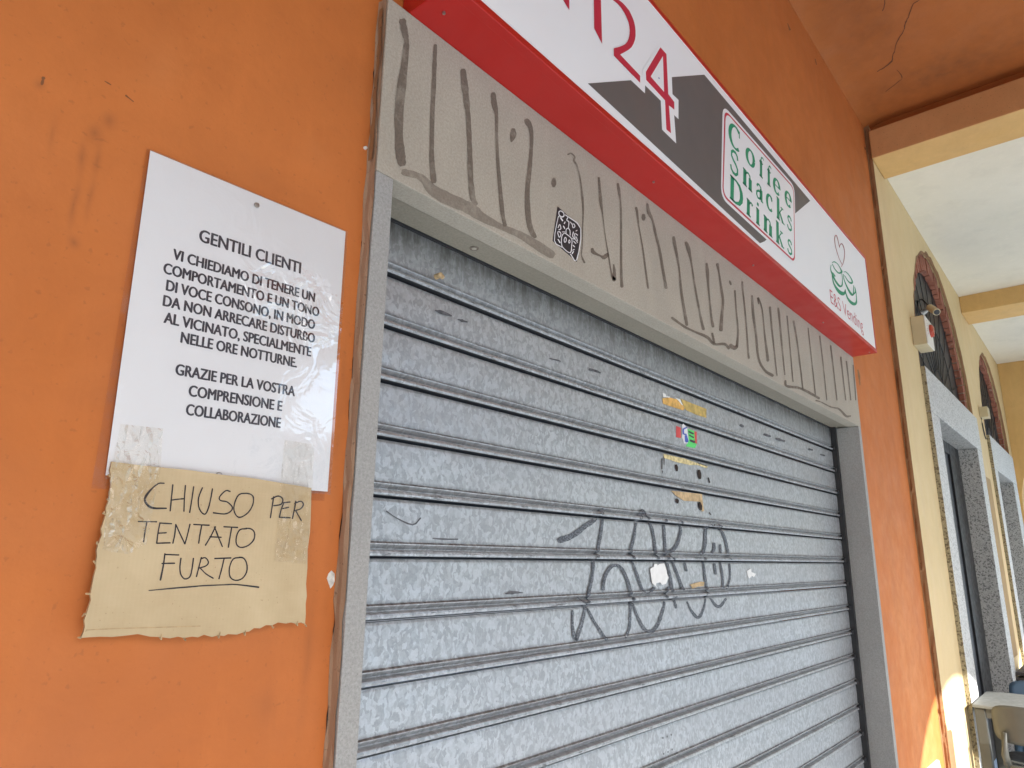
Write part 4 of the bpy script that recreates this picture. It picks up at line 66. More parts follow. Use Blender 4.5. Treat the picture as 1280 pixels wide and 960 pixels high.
'DOOD': [[5103,22308,5090,22298,5104,22315,5081,22299,5094,22325,5071,22308,5062,22326,5083,22326,5040,22266,5064,22273,4986,22081,5010,22087,4922,21833,4946,21840,4905,21648,4929,21659,4971,21585,4990,21604,5085,21586,5099,21607,5197,21587,5213,21610,5210,21592,5219,21606],[5509,21549,5526,21561,5510,21540,5537,21561,5591,21485,5619,21505,5677,21427,5696,21451,5777,21485,5746,21483,5871,21732,5839,21724,5958,22085,5927,22075,5956,22360,5926,22344,5802,22456,5779,22433,5563,22461,5545,22437,5332,22467,5314,22442,5319,22462,5308,22447],[5216,21597,5198,21588,5220,21606,5189,21591,5208,21645,5178,21631,5195,21684,5166,21671,5188,21726,5160,21714,5190,21775,5162,21766,5197,21828,5169,21820,5211,21875,5184,21870,5234,21915,5210,21916,5264,21950,5244,21956,5292,21973,5282,21987,5311,21980,5319,22001,5335,21980,5352,22002,5374,21975,5392,21997,5439,21970,5457,21992,5513,21960,5534,21982,5564,21936,5591,21954,5575,21889,5605,21900,5566,21823,5595,21832,5554,21760,5583,21769,5548,21701,5578,21711,5540,21647,5571,21656,5526,21608,5555,21610,5508,21589,5523,21576,5485,21579,5480,21559,5450,21574,5436,21552,5400,21576,5383,21555,5343,21586,5324,21565,5294,21597,5274,21577,5262,21607,5241,21587,5240,21618,5217,21598,5216,21629,5194,21609,5206,21628,5192,21616],[5314,21896,5332,21897,5304,21887,5333,21889,5289,21860,5317,21863,5274,21833,5301,21837,5265,21807,5293,21816,5267,21781,5295,21794,5276,21759,5303,21775,5293,21747,5309,21768,5326,21761,5312,21772,5351,21785,5329,21788,5369,21811,5342,21807,5376,21839,5347,21829,5375,21868,5347,21856,5370,21890,5342,21874,5357,21899,5336,21878,5339,21899,5325,21878,5325,21899,5311,21877,5313,21894,5305,21881],[5475,21894,5491,21895,5466,21886,5492,21888,5455,21868,5481,21870,5444,21849,5472,21853,5438,21830,5467,21840,5440,21813,5469,21827,5448,21797,5475,21815,5467,21790,5475,21811,5495,21807,5476,21814,5514,21829,5489,21829,5525,21852,5496,21842,5521,21869,5493,21854,5510,21884,5483,21867,5499,21898,5472,21881,5490,21899,5473,21889],[5367,22004,5349,21997,5372,22013,5343,22001,5370,22042,5341,22029,5367,22069,5338,22058,5372,22093,5345,22089,5389,22118,5367,22121,5413,22141,5398,22152,5430,22152,5436,22173,5450,22151,5471,22173,5475,22140,5501,22159,5493,22120,5522,22136,5500,22090,5529,22103,5499,22050,5528,22061,5498,22009,5528,22021,5504,22005,5521,22012],[5080,22418,5069,22423,5093,22423,5075,22433,5118,22445,5101,22455,5141,22465,5129,22480,5160,22475,5167,22498,5190,22477,5208,22502,5226,22472,5249,22496,5251,22461,5279,22483,5263,22444,5296,22462,5265,22420,5301,22434,5258,22402,5291,22403,5240,22387,5259,22371,5210,22369,5217,22343,5184,22359,5172,22326,5158,22356,5134,22324,5129,22360,5102,22334,5107,22370,5079,22349,5100,22386,5069,22371,5100,22410,5069,22397,5100,22435,5068,22422,5093,22440,5074,22432],[5127,22303,5148,22322,5128,22292,5164,22324,5141,22285,5178,22318,5154,22278,5192,22311,5166,22271,5205,22305,5179,22264,5219,22298,5192,22256,5233,22292,5205,22249,5246,22286,5223,22251,5248,22273],[5432,22456,5450,22458,5421,22446,5451,22450,5400,22408,5429,22411,5378,22368,5409,22374,5371,22334,5402,22352,5399,22326,5416,22351,5433,22332,5453,22357,5452,22325,5483,22343,5453,22287,5484,22299,5445,22231,5473,22241,5437,22175,5463,22183,5441,22170,5456,22175],[5503,22349,5516,22362,5506,22343,5528,22364,5535,22334,5557,22356,5563,22326,5587,22347,5585,22313,5612,22332,5596,22289,5626,22305,5603,22258,5634,22275,5620,22238,5641,22263,5663,22255,5652,22269,5700,22286,5678,22291,5722,22317,5693,22310,5718,22342,5690,22325,5700,22362,5674,22342,5673,22371,5657,22349,5639,22361,5642,22343,5606,22341,5616,22327,5577,22323,5587,22309,5569,22314,5575,22306],[5293,22210,5272,22209,5306,22221,5272,22219,5311,22230,5278,22228,5316,22239,5283,22237,5321,22248,5289,22246,5326,22258,5295,22255,5331,22267,5301,22264,5336,22276,5307,22274,5335,22284,5318,22283],[5055,22015,5039,22013,5064,22023,5038,22020,5086,22066,5059,22063,5107,22108,5081,22107,5109,22117,5119,22141,5121,22104,5150,22124,5139,22070,5170,22086,5145,22039,5176,22049,5134,22026,5153,22017,5107,22009,5118,21994,5076,21990,5087,21975,5068,21980,5075,21971],[5240,22142,5261,22157,5239,22132,5274,22157,5247,22125,5281,22149,5255,22117,5289,22142,5263,22110,5297,22135,5271,22103,5305,22128,5279,22096,5313,22120,5287,22088,5321,22113,5299,22088,5320,22103],[5026,21903,5024,21913,5036,21904,5033,21921,5064,21916,5060,21935,5088,21926,5090,21950,5102,21929,5123,21957,5120,21923,5150,21949,5138,21911,5169,21930,5144,21894,5175,21905,5132,21863,5161,21866,5109,21825,5134,21822,5103,21815,5090,21791,5090,21828,5062,21810,5069,21864,5041,21847,5048,21900,5021,21884,5040,21902,5024,21892],[5199,21971,5199,21981,5207,21972,5208,21988,5226,21979,5226,21995,5245,21986,5245,22003,5263,21993,5263,22010,5282,22000,5282,22017,5300,22008,5301,22024,5319,22015,5319,22032,5328,22022,5328,22032],[5033,21731,5052,21746,5034,21722,5065,21747,5047,21713,5078,21738,5059,21704,5091,21729,5072,21696,5104,21721,5085,21687,5117,21712,5098,21678,5130,21703,5111,21669,5143,21694,5124,21670,5144,21685],[5742,22201,5732,22207,5754,22206,5738,22216,5763,22213,5746,22223,5771,22220,5755,22230,5780,22227,5763,22237,5788,22234,5772,22243,5797,22241,5780,22250,5805,22248,5789,22257,5811,22257,5801,22262],[5715,22135,5726,22148,5719,22129,5738,22152,5733,22128,5752,22150,5747,22126,5766,22148,5761,22124,5780,22147,5774,22123,5794,22145,5788,22121,5807,22143,5802,22119,5821,22141,5814,22123,5826,22136],[5639,22157,5659,22161,5630,22147,5662,22154,5613,22104,5645,22111,5597,22060,5629,22069,5595,22023,5627,22041,5626,22000,5652,22023,5672,21989,5691,22014,5723,22005,5697,22008,5725,22042,5693,22027,5708,22085,5679,22070,5691,22128,5665,22114,5684,22130,5669,22122],[5749,22068,5766,22078,5746,22060,5775,22076,5754,22045,5783,22062,5762,22031,5791,22047,5770,22016,5800,22033,5779,22002,5808,22018,5787,21987,5816,22004,5795,21972,5824,21989,5804,21970,5821,21980],[5629,21913,5642,21926,5632,21907,5653,21928,5648,21903,5670,21924,5665,21898,5686,21920,5681,21894,5702,21915,5698,21890,5719,21911,5714,21885,5735,21907,5731,21881,5752,21902,5742,21883,5755,21896],[5609,21801,5624,21815,5613,21794,5636,21818,5624,21791,5647,21815,5635,21788,5658,21812,5645,21786,5669,21809,5656,21783,5680,21806,5667,21780,5691,21803,5678,21777,5702,21800,5691,21779,5705,21793],[5678,21729,5686,21722,5666,21725,5679,21713,5655,21718,5668,21706,5644,21710,5657,21698,5633,21703,5646,21691,5622,21695,5635,21683,5611,21688,5624,21676,5600,21680,5613,21668,5593,21671,5601,21664],[5592,21574,5572,21575,5606,21584,5572,21585,5614,21596,5580,21597,5622,21608,5589,21608,5631,21619,5597,21620,5639,21631,5605,21632,5647,21643,5614,21643,5656,21655,5622,21655,5656,21665,5636,21665],[5567,21948,5570,21959,5575,21947,5580,21965,5620,21959,5625,21978,5664,21971,5672,21991,5702,21975,5717,21995,5734,21966,5756,21984,5766,21948,5788,21966,5797,21929,5820,21947,5807,21930,5821,21940]],
'CHIP': [[-142,14580],[-83,14535],[-73,14424],[-96,14371],[-135,14328],[-162,14381],[-208,14470],[-187,14536]],
'NAIL': [-106,21549],
'NICKS': [[30758,24343,30943,24394,30708,24301,31016,24386,30756,24163,31090,24251,30727,23989,31204,24106,30819,23786,31084,23847,30823,23542,31017,23585,30859,23532,30976,23558],[24752,41231,24826,41291,24739,41204,24861,41304,24789,41143,24949,41273,24837,41080,25041,41245,24889,41021,25128,41213,24909,40935,25248,41207,25006,40969,25210,41133],[29217,41956,29325,42032,29189,41916,29369,42043,29227,41848,29403,41972,29252,41772,29450,41911,29284,41700,29490,41844,29344,41648,29501,41758,29382,41657,29476,41723],[-4051,20504,-4049,20511,-4049,20501,-4045,20514,-4031,20497,-4027,20512,-4014,20492,-4009,20512,-3996,20492,-3992,20508,-3978,20489,-3974,20505,-3973,20492,-3971,20501],[-3801,20442,-3795,20458,-3797,20434,-3786,20461,-3771,20429,-3764,20449,-3747,20424,-3741,20438,-3722,20416,-3718,20428,-3699,20406,-3693,20422,-3694,20408,-3690,20417],[39068,41392,39207,41471,39031,41351,39264,41483,38986,41283,39352,41489,39019,41258,39361,41451,39006,41208,39416,41439,39090,41212,39374,41371,39158,41226,39329,41322],[-4674,20194,-4650,20200,-4682,20172,-4643,20183,-4673,20154,-4654,20159,-4677,20133,-4650,20139,-4680,20111,-4649,20119,-4678,20091,-4652,20098,-4673,20080,-4658,20084]],
'CRACKS': [[29682,-5118,29739,-5136,29759,-5050,29807,-5069,29902,-4979,29934,-4991,29973,-4890,30014,-4898,29990,-4810,30057,-4816,29999,-4712,30063,-4718,30053,-4608,30097,-4622,30232,-4502,30277,-4526,30442,-4403,30493,-4432,30637,-4306,30690,-4337,30791,-4246,30837,-4281,30938,-4210,30990,-4231,30976,-4135,31025,-4154,31109,-4084,31157,-4109,31186,-4012,31267,-4050,31306,-3978,31341,-4000,31480,-3894,31528,-3934,31638,-3870,31684,-3906,31777,-3810,31816,-3829,31993,-3686,32058,-3710,32180,-3529,32236,-3548,32360,-3403,32431,-3432,32526,-3311,32579,-3333,32636,-3242,32683,-3266,32792,-3179,32833,-3204,32916,-3129,32948,-3154,33088,-3087,33112,-3109,33225,-3044,33252,-3063,33343,-2979,33412,-3007,33441,-2905,33487,-2926,33589,-2855,33622,-2879,33710,-2800,33749,-2839,33895,-2764,33946,-2809,34031,-2694,34154,-2731,34122,-2572,34238,-2591,34227,-2458,34333,-2472,34320,-2286,34402,-2294,34388,-2144,34486,-2147,34409,-1988,34473,-1990,34477,-1821,34556,-1827],[28717,-3553,28740,-3578,28867,-3509,28898,-3545,29080,-3462,29117,-3497,29233,-3402,29277,-3435,29360,-3359,29404,-3387,29458,-3301,29513,-3326,29544,-3241,29600,-3264],[35069,-2741,35051,-2761,35361,-2795,35344,-2819,35736,-2833,35721,-2874,35983,-2826,35997,-2868,36126,-2809,36150,-2819,36197,-2723,36237,-2728,36268,-2572,36324,-2579,36451,-2333,36500,-2339,36623,-2038,36675,-2043,36811,-1722,36857,-1726],[33085,-1386,33115,-1397,33159,-1329,33194,-1347,33310,-1263,33345,-1280,33427,-1182,33463,-1200,33572,-1119,33606,-1139,33720,-1039,33769,-1062,33850,-959,33911,-986]],
}

S4 = 1e-4
# ---------------------------------------------------------------- node helpers
class NM:
    def __init__(s, name):
        s.m = bpy.data.materials.new(name); s.m.use_nodes = True; s.t = s.m.node_tree
        s.b = s.t.nodes['Principled BSDF']; s.o = s.t.nodes['Material Output']
        s.tc = s.n('ShaderNodeTexCoord').outputs['Object']
    def n(s, typ, **k):
        x = s.t.nodes.new(typ)
        for a, v in k.items(): setattr(x, a, v)
        return x
    def l(s, a, b): s.t.links.new(a, b)
    def put(s, sock, v):
        if hasattr(v, 'is_output'): s.l(v, sock)
        elif isinstance(v, (tuple, list)) and len(v) == 3 and sock.type == 'RGBA': sock.default_value = (*v, 1)
        else: sock.default_value = v
    def mp(s, scale=(1, 1, 1), loc=(0, 0, 0), rot=(0, 0, 0), vec=None):
        x = s.n('ShaderNodeMapping'); s.l(vec or s.tc, x.inputs[0])
        x.inputs['Scale'].default_value = scale; x.inputs['Location'].default_value = loc; x.inputs['Rotation'].default_value = rot
        return x.outputs[0]
    def noise(s, scale, detail=3, rough=.55, vec=None, dist=0):
        x = s.n('ShaderNodeTexNoise'); s.l(vec or s.tc, x.inputs['Vector'])
        x.inputs['Scale'].default_value = scale; x.inputs['Detail'].default_value = detail
        x.inputs['Roughness'].default_value = rough; x.inputs['Distortion'].default_value = dist
        return x.outputs['Fac']
    def vor(s, scale, vec=None, feature='F1', out='Color', rnd=1):
        x = s.n('ShaderNodeTexVoronoi', feature=feature); s.l(vec or s.tc, x.inputs['Vector'])
        x.inputs['Scale'].default_value = scale; x.inputs['Randomness'].default_value = rnd
        return x.outputs[out]
    def rng(s, v, a, b, c=0, d=1, smooth=False):
        x = s.n('ShaderNodeMapRange'); 
        if smooth: x.interpolation_type = 'SMOOTHSTEP'
        s.l(v, x.inputs[0])
        for i, q in enumerate((a, b, c, d)): x.inputs[i+1].default_value = q
        return x.outputs[0]
    def math(s, op, a, b=0):
        x = s.n('ShaderNodeMath', operation=op); s.put(x.inputs[0], a); s.put(x.inputs[1], b); return x.outputs[0]
    def mix(s, f, a, b, mode='MIX'):
        x = s.n('ShaderNodeMix', data_type='RGBA', blend_type=mode)
        s.put(x.inputs[0], f); s.put(x.inputs[6], a); s.put(x.inputs[7], b); return x.outputs[2]
    def bump(s, h, strength=.3, dist=.002, prev=None):
        x = s.n('ShaderNodeBump'); s.l(h, x.inputs['Height']); x.inputs['Strength'].default_value = strength; x.inputs['Distance'].default_value = dist
        if prev is not None: s.l(prev, x.inputs['Normal'])
        return x.outputs[0]
    def set(s, **k):
        for a, v in k.items(): s.put(s.b.inputs[a.replace('_', ' ')], v)
        return s.m

def plain(name, col, rough=.5, metal=0, var=.12, scale=8, bump=0, coat=0):
    s = NM(name); f = s.rng(s.noise(scale, 4), .3, .7)
    c = s.mix(f, tuple(x*(1-var) for x in col), tuple(min(1, x*(1+var)) for x in col))
    k = dict(Base_Color=c, Roughness=s.rng(s.noise(scale*3, 2), .3, .7, max(.02, rough-.08), rough+.08), Metallic=metal)
    if bump: k['Normal'] = s.bump(s.noise(scale*20, 3), bump, .001)
    if coat: k['Coat_Weight'] = coat; k['Coat_Roughness'] = .08
    return s.set(**k)

def stucco(name, col, col2, speck=.5, rough=.75, bump=.25, blobs=(), glossvar=False, dirt=(.10, .04, .015), streak=0, mott=.30, pale_haze=None):
    s = NM(name)
    big = s.rng(s.noise(1.1, 4, .6), .34, .66)
    c = s.mix(big, col, col2)
    st = s.rng(s.noise(1, 5, .6, s.mp((5, 5, .7))), .52, .75, 0, .35)
    c = s.mix(st, c, tuple(x*.80 for x in col))
    for (loc, scl, amt) in blobs:                        # soft patches with their own place: stains, dark areas, hazy light painted pale
        g = s.n('ShaderNodeTexGradient', gradient_type='QUADRATIC_SPHERE')
        mp = s.n('ShaderNodeMapping', vector_type='TEXTURE'); s.l(s.tc, mp.inputs[0])
        mp.inputs['Location'].default_value = loc; mp.inputs['Scale'].default_value = scl
        wob = s.n('ShaderNodeVectorMath', operation='ADD'); nz = s.n('ShaderNodeTexNoise'); s.l(s.tc, nz.inputs['Vector']); nz.inputs['Scale'].default_value = 14
        sub = s.n('ShaderNodeVectorMath', operation='SUBTRACT'); s.l(nz.outputs['Color'], sub.inputs[0]); sub.inputs[1].default_value = (.5, .5, .5)
        s.l(mp.outputs[0], wob.inputs[0]); s.l(sub.outputs[0], wob.inputs[1]); s.l(wob.outputs[0], g.inputs[0])
        f = s.math('MULTIPLY', g.outputs['Fac'], abs(amt))
        c = s.mix(f, c, dirt if amt > 0 else (pale_haze or tuple(min(1, x*1.25) for x in col2)))
    mo = s.rng(s.noise(8, 7, .72, dist=.5), .40, .66, 0, mott); c = s.mix(mo, c, tuple(x*.78 for x in col))
    mo2 = s.rng(s.noise(1, 6, .7, s.mp((16, 16, 3.2))), .52, .74, 0, .22); c = s.mix(mo2, c, tuple(min(1, x*1.16) for x in col2))
    sp = s.rng(s.noise(120, 2, .5), .66, .74, 0, speck)
    sp2 = s.rng(s.noise(38, 4, .7), .70, .76, 0, speck*.7)
    c = s.mix(sp, c, dirt); c = s.mix(sp2, c, tuple(x*.6 for x in col))
    n1 = s.bump(s.noise(22, 4, .6), bump, .004)
    n2 = s.bump(s.noise(240, 3, .6), bump*.8, .0008, n1)
    return s.set(Base_Color=c, Roughness=s.rng(s.noise(6, 3), .3, .7, rough-.1, rough+.08), Normal=n2)

def stone(name, col, col2, speck, rough=.8, stain=.3, wornc=None):
    s = NM(name)
    f = s.rng(s.noise(210, 3, .7), .32, .68); c = s.mix(f, col, col2)
    f2 = s.rng(s.noise(520, 2, .6), .62, .74, 0, .7); c = s.mix(f2, c, speck)
    b = s.rng(s.noise(2.2, 5, .65), .36, .68, 0, stain); c = s.mix(b, c, tuple(x*.62 for x in col))
    b2 = s.rng(s.noise(1, 5, .65, s.mp((9, 9, 2.5))), .55, .80, 0, stain*.5); c = s.mix(b2, c, tuple(min(1, x*1.35) for x in col2))
    if wornc: c = s.mix(s.rng(s.noise(16, 6, .75), .50, .66, 0, .75), c, wornc)
    n = s.bump(s.noise(300, 4, .7), .25, .0008)
    return s.set(Base_Color=c, Roughness=rough, Normal=n)

M = {}
M['orange'] = stucco('orange_stucco', (.46, .128, .022), (.55, .165, .034), speck=.2, rough=.72, bump=.25, pale_haze=(.64, .27, .10),
    blobs=[((-.392, .02, 2.000), (.014, .2, .022), 0.45), ((-.403, .02, 1.975), (.014, .2, .022), 0.42), ((-.413, .02, 1.935), (.009, .2, .045), 0.39), ((-.411, .02, 1.875), (.008, .2, .05), 0.36),
           ((-.397, .02, 1.94), (.008, .2, .04), 0.36), ((-.396, .02, 1.89), (.007, .2, .04), 0.30), ((-.446, .02, 1.955), (.010, .2, .05), 0.27), ((-.405, .02, 1.83), (.012, .2, .016), 0.45), ((-.469, .02, 2.008), (.012, .2, .014), 0.36),
           ((-.342, .02, 2.11), (.05, .2, .09), -.13), ((-.099, .02, 2.105), (.07, .2, .055), -.12), ((-.20, .02, 2.02), (.16, .2, .06), 0.13), ((-.05, .02, 2.25), (.10, .2, .10), 0.13),
           ((-.10, .02, 1.29), (.03, .2, .05), 0.21), ((-.044, .02, 1.35), (.015, .2, .16), 0.27), ((-.25, .02, 1.18), (.12, .2, .05), 0.15), ((-.02, .02, 1.7), (.018, .2, .4), 0.21), ((3.45, .02, .9), (.75, .3, 1.7), -.75), ((3.75, .02, 3.9), (.2, .2, .6), 0.18)])  # wide pale blob low on the right paints hazy light into the colour
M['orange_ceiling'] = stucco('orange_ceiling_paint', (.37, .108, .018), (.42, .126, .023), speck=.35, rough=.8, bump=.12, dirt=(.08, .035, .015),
    blobs=[((2.9, -.25, 4.31), (.9, .3, .2), .35), ((3.7, -.5, 4.31), (.35, .9, .2), .5)])  # two soft darker patches, by the wall and along the beam
M['beam_brown'] = stucco('beam_side_paint', (.56, .285, .11), (.62, .33, .14), speck=.6, rough=.8, bump=.2, dirt=(.07, .04, .02))
M['yellow'] = stucco('yellow_stucco', (.62, .47, .245), (.68, .52, .285), mott=.12, speck=.25, rough=.7, bump=.10, dirt=(.2, .11, .05))
M['beam_yellow'] = stucco('beam_yellow_paint', (.61, .37, .13), (.67, .42, .16), speck=.25, rough=.75, bump=.15, dirt=(.2, .11, .05))
M['white_ceiling'] = stucco('white_ceiling_paint', (.72, .66, .54), (.77, .71, .59), speck=.15, rough=.85, bump=.05, mott=.08, dirt=(.3, .25, .18))
M['plinth'] = stucco('pale_plinth_paint', (.70, .66, .55), (.74, .70, .60), speck=.2, rough=.8, dirt=(.3, .22, .15))
M['pier'] = stucco('pier_stucco', (.56, .54, .50), (.62, .60, .56), speck=.2, rough=.8)
M['brown_edge'] = stucco('brown_broken_plaster', (.21, .105, .045), (.31, .165, .07), speck=.8, rough=.9, bump=.9, dirt=(.06, .03, .015))
M['grey_brown'] = stucco('jamb_side_mortar', (.30, .19, .115), (.36, .24, .16), speck=.6, rough=.9, bump=.6, dirt=(.10, .05, .03))
M['dark_gap'] = plain('dark_gap', (.025, .014, .010), .9)
M['stone'] = stone('grey_stone', (.335, .300, .245), (.45, .405, .335), (.13, .115, .10))
M['stone_jamb'] = stone('grey_stone_jamb', (.28, .275, .262), (.39, .385, .37), (.12, .12, .12))
M['drip'] = stone('brown_grey_drip', (.120, .094, .072), (.172, .138, .108), (.07, .06, .05), stain=.15, wornc=(.30, .265, .215))
M['drip_faint'] = stone('faint_brown_stain', (.185, .155, .122), (.25, .212, .17), (.10, .085, .07), stain=.15, wornc=(.33, .295, .24))
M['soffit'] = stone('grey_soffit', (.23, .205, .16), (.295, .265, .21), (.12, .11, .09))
def granite(name, a, b, c):
    s = NM(name); v = s.vor(105, s.mp((1, 1, 1)), 'F1', 'Color'); sep = s.n('ShaderNodeSeparateColor'); s.l(v, sep.inputs[0])
    nz = s.noise(120, 4, .7, dist=1.2)
    col = s.mix(s.rng(nz, .44, .58), a, b); col = s.mix(s.rng(sep.outputs[0], .72, .8), col, c)
    col = s.mix(s.rng(s.noise(190, 2), .6, .68, 0, .8), col, c)
    return s.set(Base_Color=col, Roughness=.55, Normal=s.bump(nz, .15, .001))
M['granite'] = granite('speckled_granite', (.34, .325, .31), (.56, .545, .51), (.19, .185, .175))
M['granite_pale'] = granite('pale_granite', (.50, .50, .49), (.66, .66, .65), (.36, .36, .35))
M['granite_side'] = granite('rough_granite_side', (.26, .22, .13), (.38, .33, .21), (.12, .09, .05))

def galvanised():
    s = NM('galvanised_steel')
    warp = s.n('ShaderNodeTexNoise'); s.l(s.tc, warp.inputs['Vector']); warp.inputs['Scale'].default_value = 55; warp.inputs['Detail'].default_value = 3
    off = s.n('ShaderNodeVectorMath', operation='MULTIPLY_ADD'); s.l(warp.outputs['Color'], off.inputs[0]); off.inputs[1].default_value = (.028, .028, .028); s.l(s.tc, off.inputs[2])
    v = s.vor(150, s.mp((1, .05, .66), vec=off.outputs[0]), 'F1', 'Color')
    sep = s.n('ShaderNodeSeparateColor'); s.l(v, sep.inputs[0])
    f = s.math('ADD', s.math('MULTIPLY', s.rng(sep.outputs[0], .25, .8), .72), s.math('MULTIPLY', s.rng(s.noise(130, 4, .7), .38, .62), .28))
    c = s.mix(f, (.305, .318, .328), (.545, .57, .592))
    fine = s.rng(s.noise(300, 3, .7), .35, .65, 0, .2); c = s.mix(fine, c, (.40, .42, .45))
    big = s.rng(s.noise(1, 5, .6, s.mp((1.6, 1, 5))), .36, .66, 0, .42); c = s.mix(big, c, (.36, .36, .375))
    chalk = s.rng(s.noise(1, 5, .7, s.mp((26, 4, 2.2))), .60, .80, 0, .42); c = s.mix(chalk, c, (.68, .71, .73))
    rust = s.rng(s.noise(1, 5, .7, s.mp((3, 3, 22))), .66, .80, 0, .12); c = s.mix(rust, c, (.34, .29, .25))
    return s, c
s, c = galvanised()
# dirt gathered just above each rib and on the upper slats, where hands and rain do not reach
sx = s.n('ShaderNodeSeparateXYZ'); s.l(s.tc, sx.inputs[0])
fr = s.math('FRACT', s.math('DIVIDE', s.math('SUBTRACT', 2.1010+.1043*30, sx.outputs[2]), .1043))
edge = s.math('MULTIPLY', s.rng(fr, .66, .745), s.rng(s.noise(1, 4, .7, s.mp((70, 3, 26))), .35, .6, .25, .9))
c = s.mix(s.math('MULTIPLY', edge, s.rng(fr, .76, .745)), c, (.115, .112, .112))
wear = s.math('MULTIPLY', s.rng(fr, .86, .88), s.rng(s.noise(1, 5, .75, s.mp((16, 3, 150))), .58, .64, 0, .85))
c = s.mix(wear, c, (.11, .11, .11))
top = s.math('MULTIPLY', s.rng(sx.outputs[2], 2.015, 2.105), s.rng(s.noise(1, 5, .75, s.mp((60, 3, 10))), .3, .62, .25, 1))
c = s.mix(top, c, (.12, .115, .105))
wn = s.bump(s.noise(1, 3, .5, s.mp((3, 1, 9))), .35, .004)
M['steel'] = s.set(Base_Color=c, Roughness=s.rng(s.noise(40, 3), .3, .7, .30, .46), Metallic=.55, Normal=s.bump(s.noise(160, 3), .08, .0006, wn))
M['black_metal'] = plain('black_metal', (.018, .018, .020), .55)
s = NM('grey_black_spray'); f = s.rng(s.noise(1, 5, .8, s.mp((150, 10, 260))), .46, .64)
M['spray'] = s.set(Base_Color=s.mix(f, (.045, .051, .062), (.22, .24, .27)), Roughness=.6)
M['smudge'] = plain('dark_smudge', (.10, .10, .11), .7, var=.5, scale=60)
M['red'] = plain('red_painted_sheet', (.42, .013, .010), .38, var=.05, scale=3)
M['sign_white'] = plain('white_acrylic', (.80, .815, .83), .38, var=.01, scale=2)
M['sign_white2'] = plain('white_vinyl', (.80, .815, .83), .38, var=.01, scale=2)
M['sign_grey'] = plain('grey_vinyl', (.115, .108, .105), .5, var=.05, scale=1.5)
M['sign_red'] = plain('crimson_vinyl', (.50, .022, .055), .5, var=.05, scale=1.5)
M['sign_darkred'] = plain('dark_red_vinyl', (.30, .03, .045), .4, var=.05, scale=3)
M['sign_green'] = plain('green_vinyl', (.006, .27, .135), .5, var=.08, scale=1.5)
M['paper'] = plain('white_paper', (.76, .765, .78), .55, var=.015, scale=5)
M['ink'] = plain('dark_print', (.025, .028, .045), .55, var=.1, scale=30)
M['marker'] = plain('black_marker', (.026, .022, .026), .6, var=.35, scale=60)
def cardboard():
    s = NM('brown_cardboard')
    wv = s.n('ShaderNodeTexWave', wave_type='BANDS', bands_direction='X'); s.l(s.mp((1, 1, 1), rot=(0, R(-2), 0)), wv.inputs[0]); wv.inputs['Scale'].default_value = 62; wv.inputs['Distortion'].default_value = .4
    f = s.rng(s.noise(9, 4, .6), .35, .65); c = s.mix(f, (.47, .36, .21), (.55, .435, .265))
    c = s.mix(s.rng(wv.outputs['Fac'], .2, .9, 0, .035), c, (.36, .25, .12))
    fib = s.rng(s.noise(1, 3, .6, s.mp((50, 50, 420))), .55, .7, 0, .10); c = s.mix(fib, c, (.66, .52, .32))
    c = s.mix(s.rng(s.noise(300, 2), .7, .76, 0, .5), c, (.25, .15, .07))
    n = s.bump(wv.outputs['Fac'], .05, .0005); n = s.bump(s.noise(8, 3), .4, .004, n)
    return s.set(Base_Color=c, Roughness=.85, Normal=n)
M['cardboard'] = cardboard(); M['crack'] = plain('brown_crack', (.10, .036, .014), .9); M['nick'] = plain('dull_brown_nick', (.20, .075, .025), .8)
M['cardboard_edge'] = plain('torn_cardboard_edge', (.42, .30, .16), .9, var=.3, scale=90)
def film(name, wr, tint=(1, 1, 1), gloss=.10, crease=40, cs=.6, haze=0, ior=1.45, sc_=9, mask=None, bd=.010, cap=.3):
    s = NM(name); nt = s.t
    hgt = s.noise(sc_, 3, .5, dist=.8)
    if mask:
        g = s.n('ShaderNodeTexGradient', gradient_type='SPHERICAL'); mp = s.n('ShaderNodeMapping', vector_type='TEXTURE'); s.l(s.tc, mp.inputs[0])
        mp.inputs['Location'].default_value = mask[0]; mp.inputs['Scale'].default_value = mask[1]; s.l(mp.outputs[0], g.inputs[0])
        hgt = s.math('MULTIPLY', s.math('SUBTRACT', hgt, .5), s.rng(g.outputs['Fac'], 0, .6, .06, 1, True))
    n = s.bump(hgt, wr, bd)
    if cs: 
        v = s.vor(crease, s.mp((1, 1, .45), rot=(0, R(25), 0)), 'DISTANCE_TO_EDGE', 'Distance'); n = s.bump(s.rng(v, 0, .25), cs, .0018, n)
    fre = s.n('ShaderNodeFresnel'); fre.inputs[0].default_value = ior; s.l(n, fre.inputs['Normal'])
    fac = s.math('MINIMUM', s.math('ADD', fre.outputs[0], gloss), cap)
    tr = s.n('ShaderNodeBsdfTransparent'); tr.inputs[0].default_value = (*tint, 1)
    gl = s.n('ShaderNodeBsdfGlossy'); gl.inputs['Roughness'].default_value = .06; s.l(n, gl.inputs['Normal'])
    base = tr.outputs[0]
    if haze:
        df = s.n('ShaderNodeBsdfDiffuse'); df.inputs[0].default_value = (.55, .53, .52, 1)
        hm = s.n('ShaderNodeMixShader'); s.l(s.rng(s.noise(26, 5, .75), .45, .75, 0, haze), hm.inputs[0]); s.l(base, hm.inputs[1]); s.l(df.outputs[0], hm.inputs[2]); base = hm.outputs[0]
    mx = s.n('ShaderNodeMixShader'); s.l(fac, mx.inputs[0]); s.l(base, mx.inputs[1]); s.l(gl.outputs[0], mx.inputs[2])
    s.l(mx.outputs[0], s.o.inputs[0]); nt.nodes.remove(s.b); return s.m
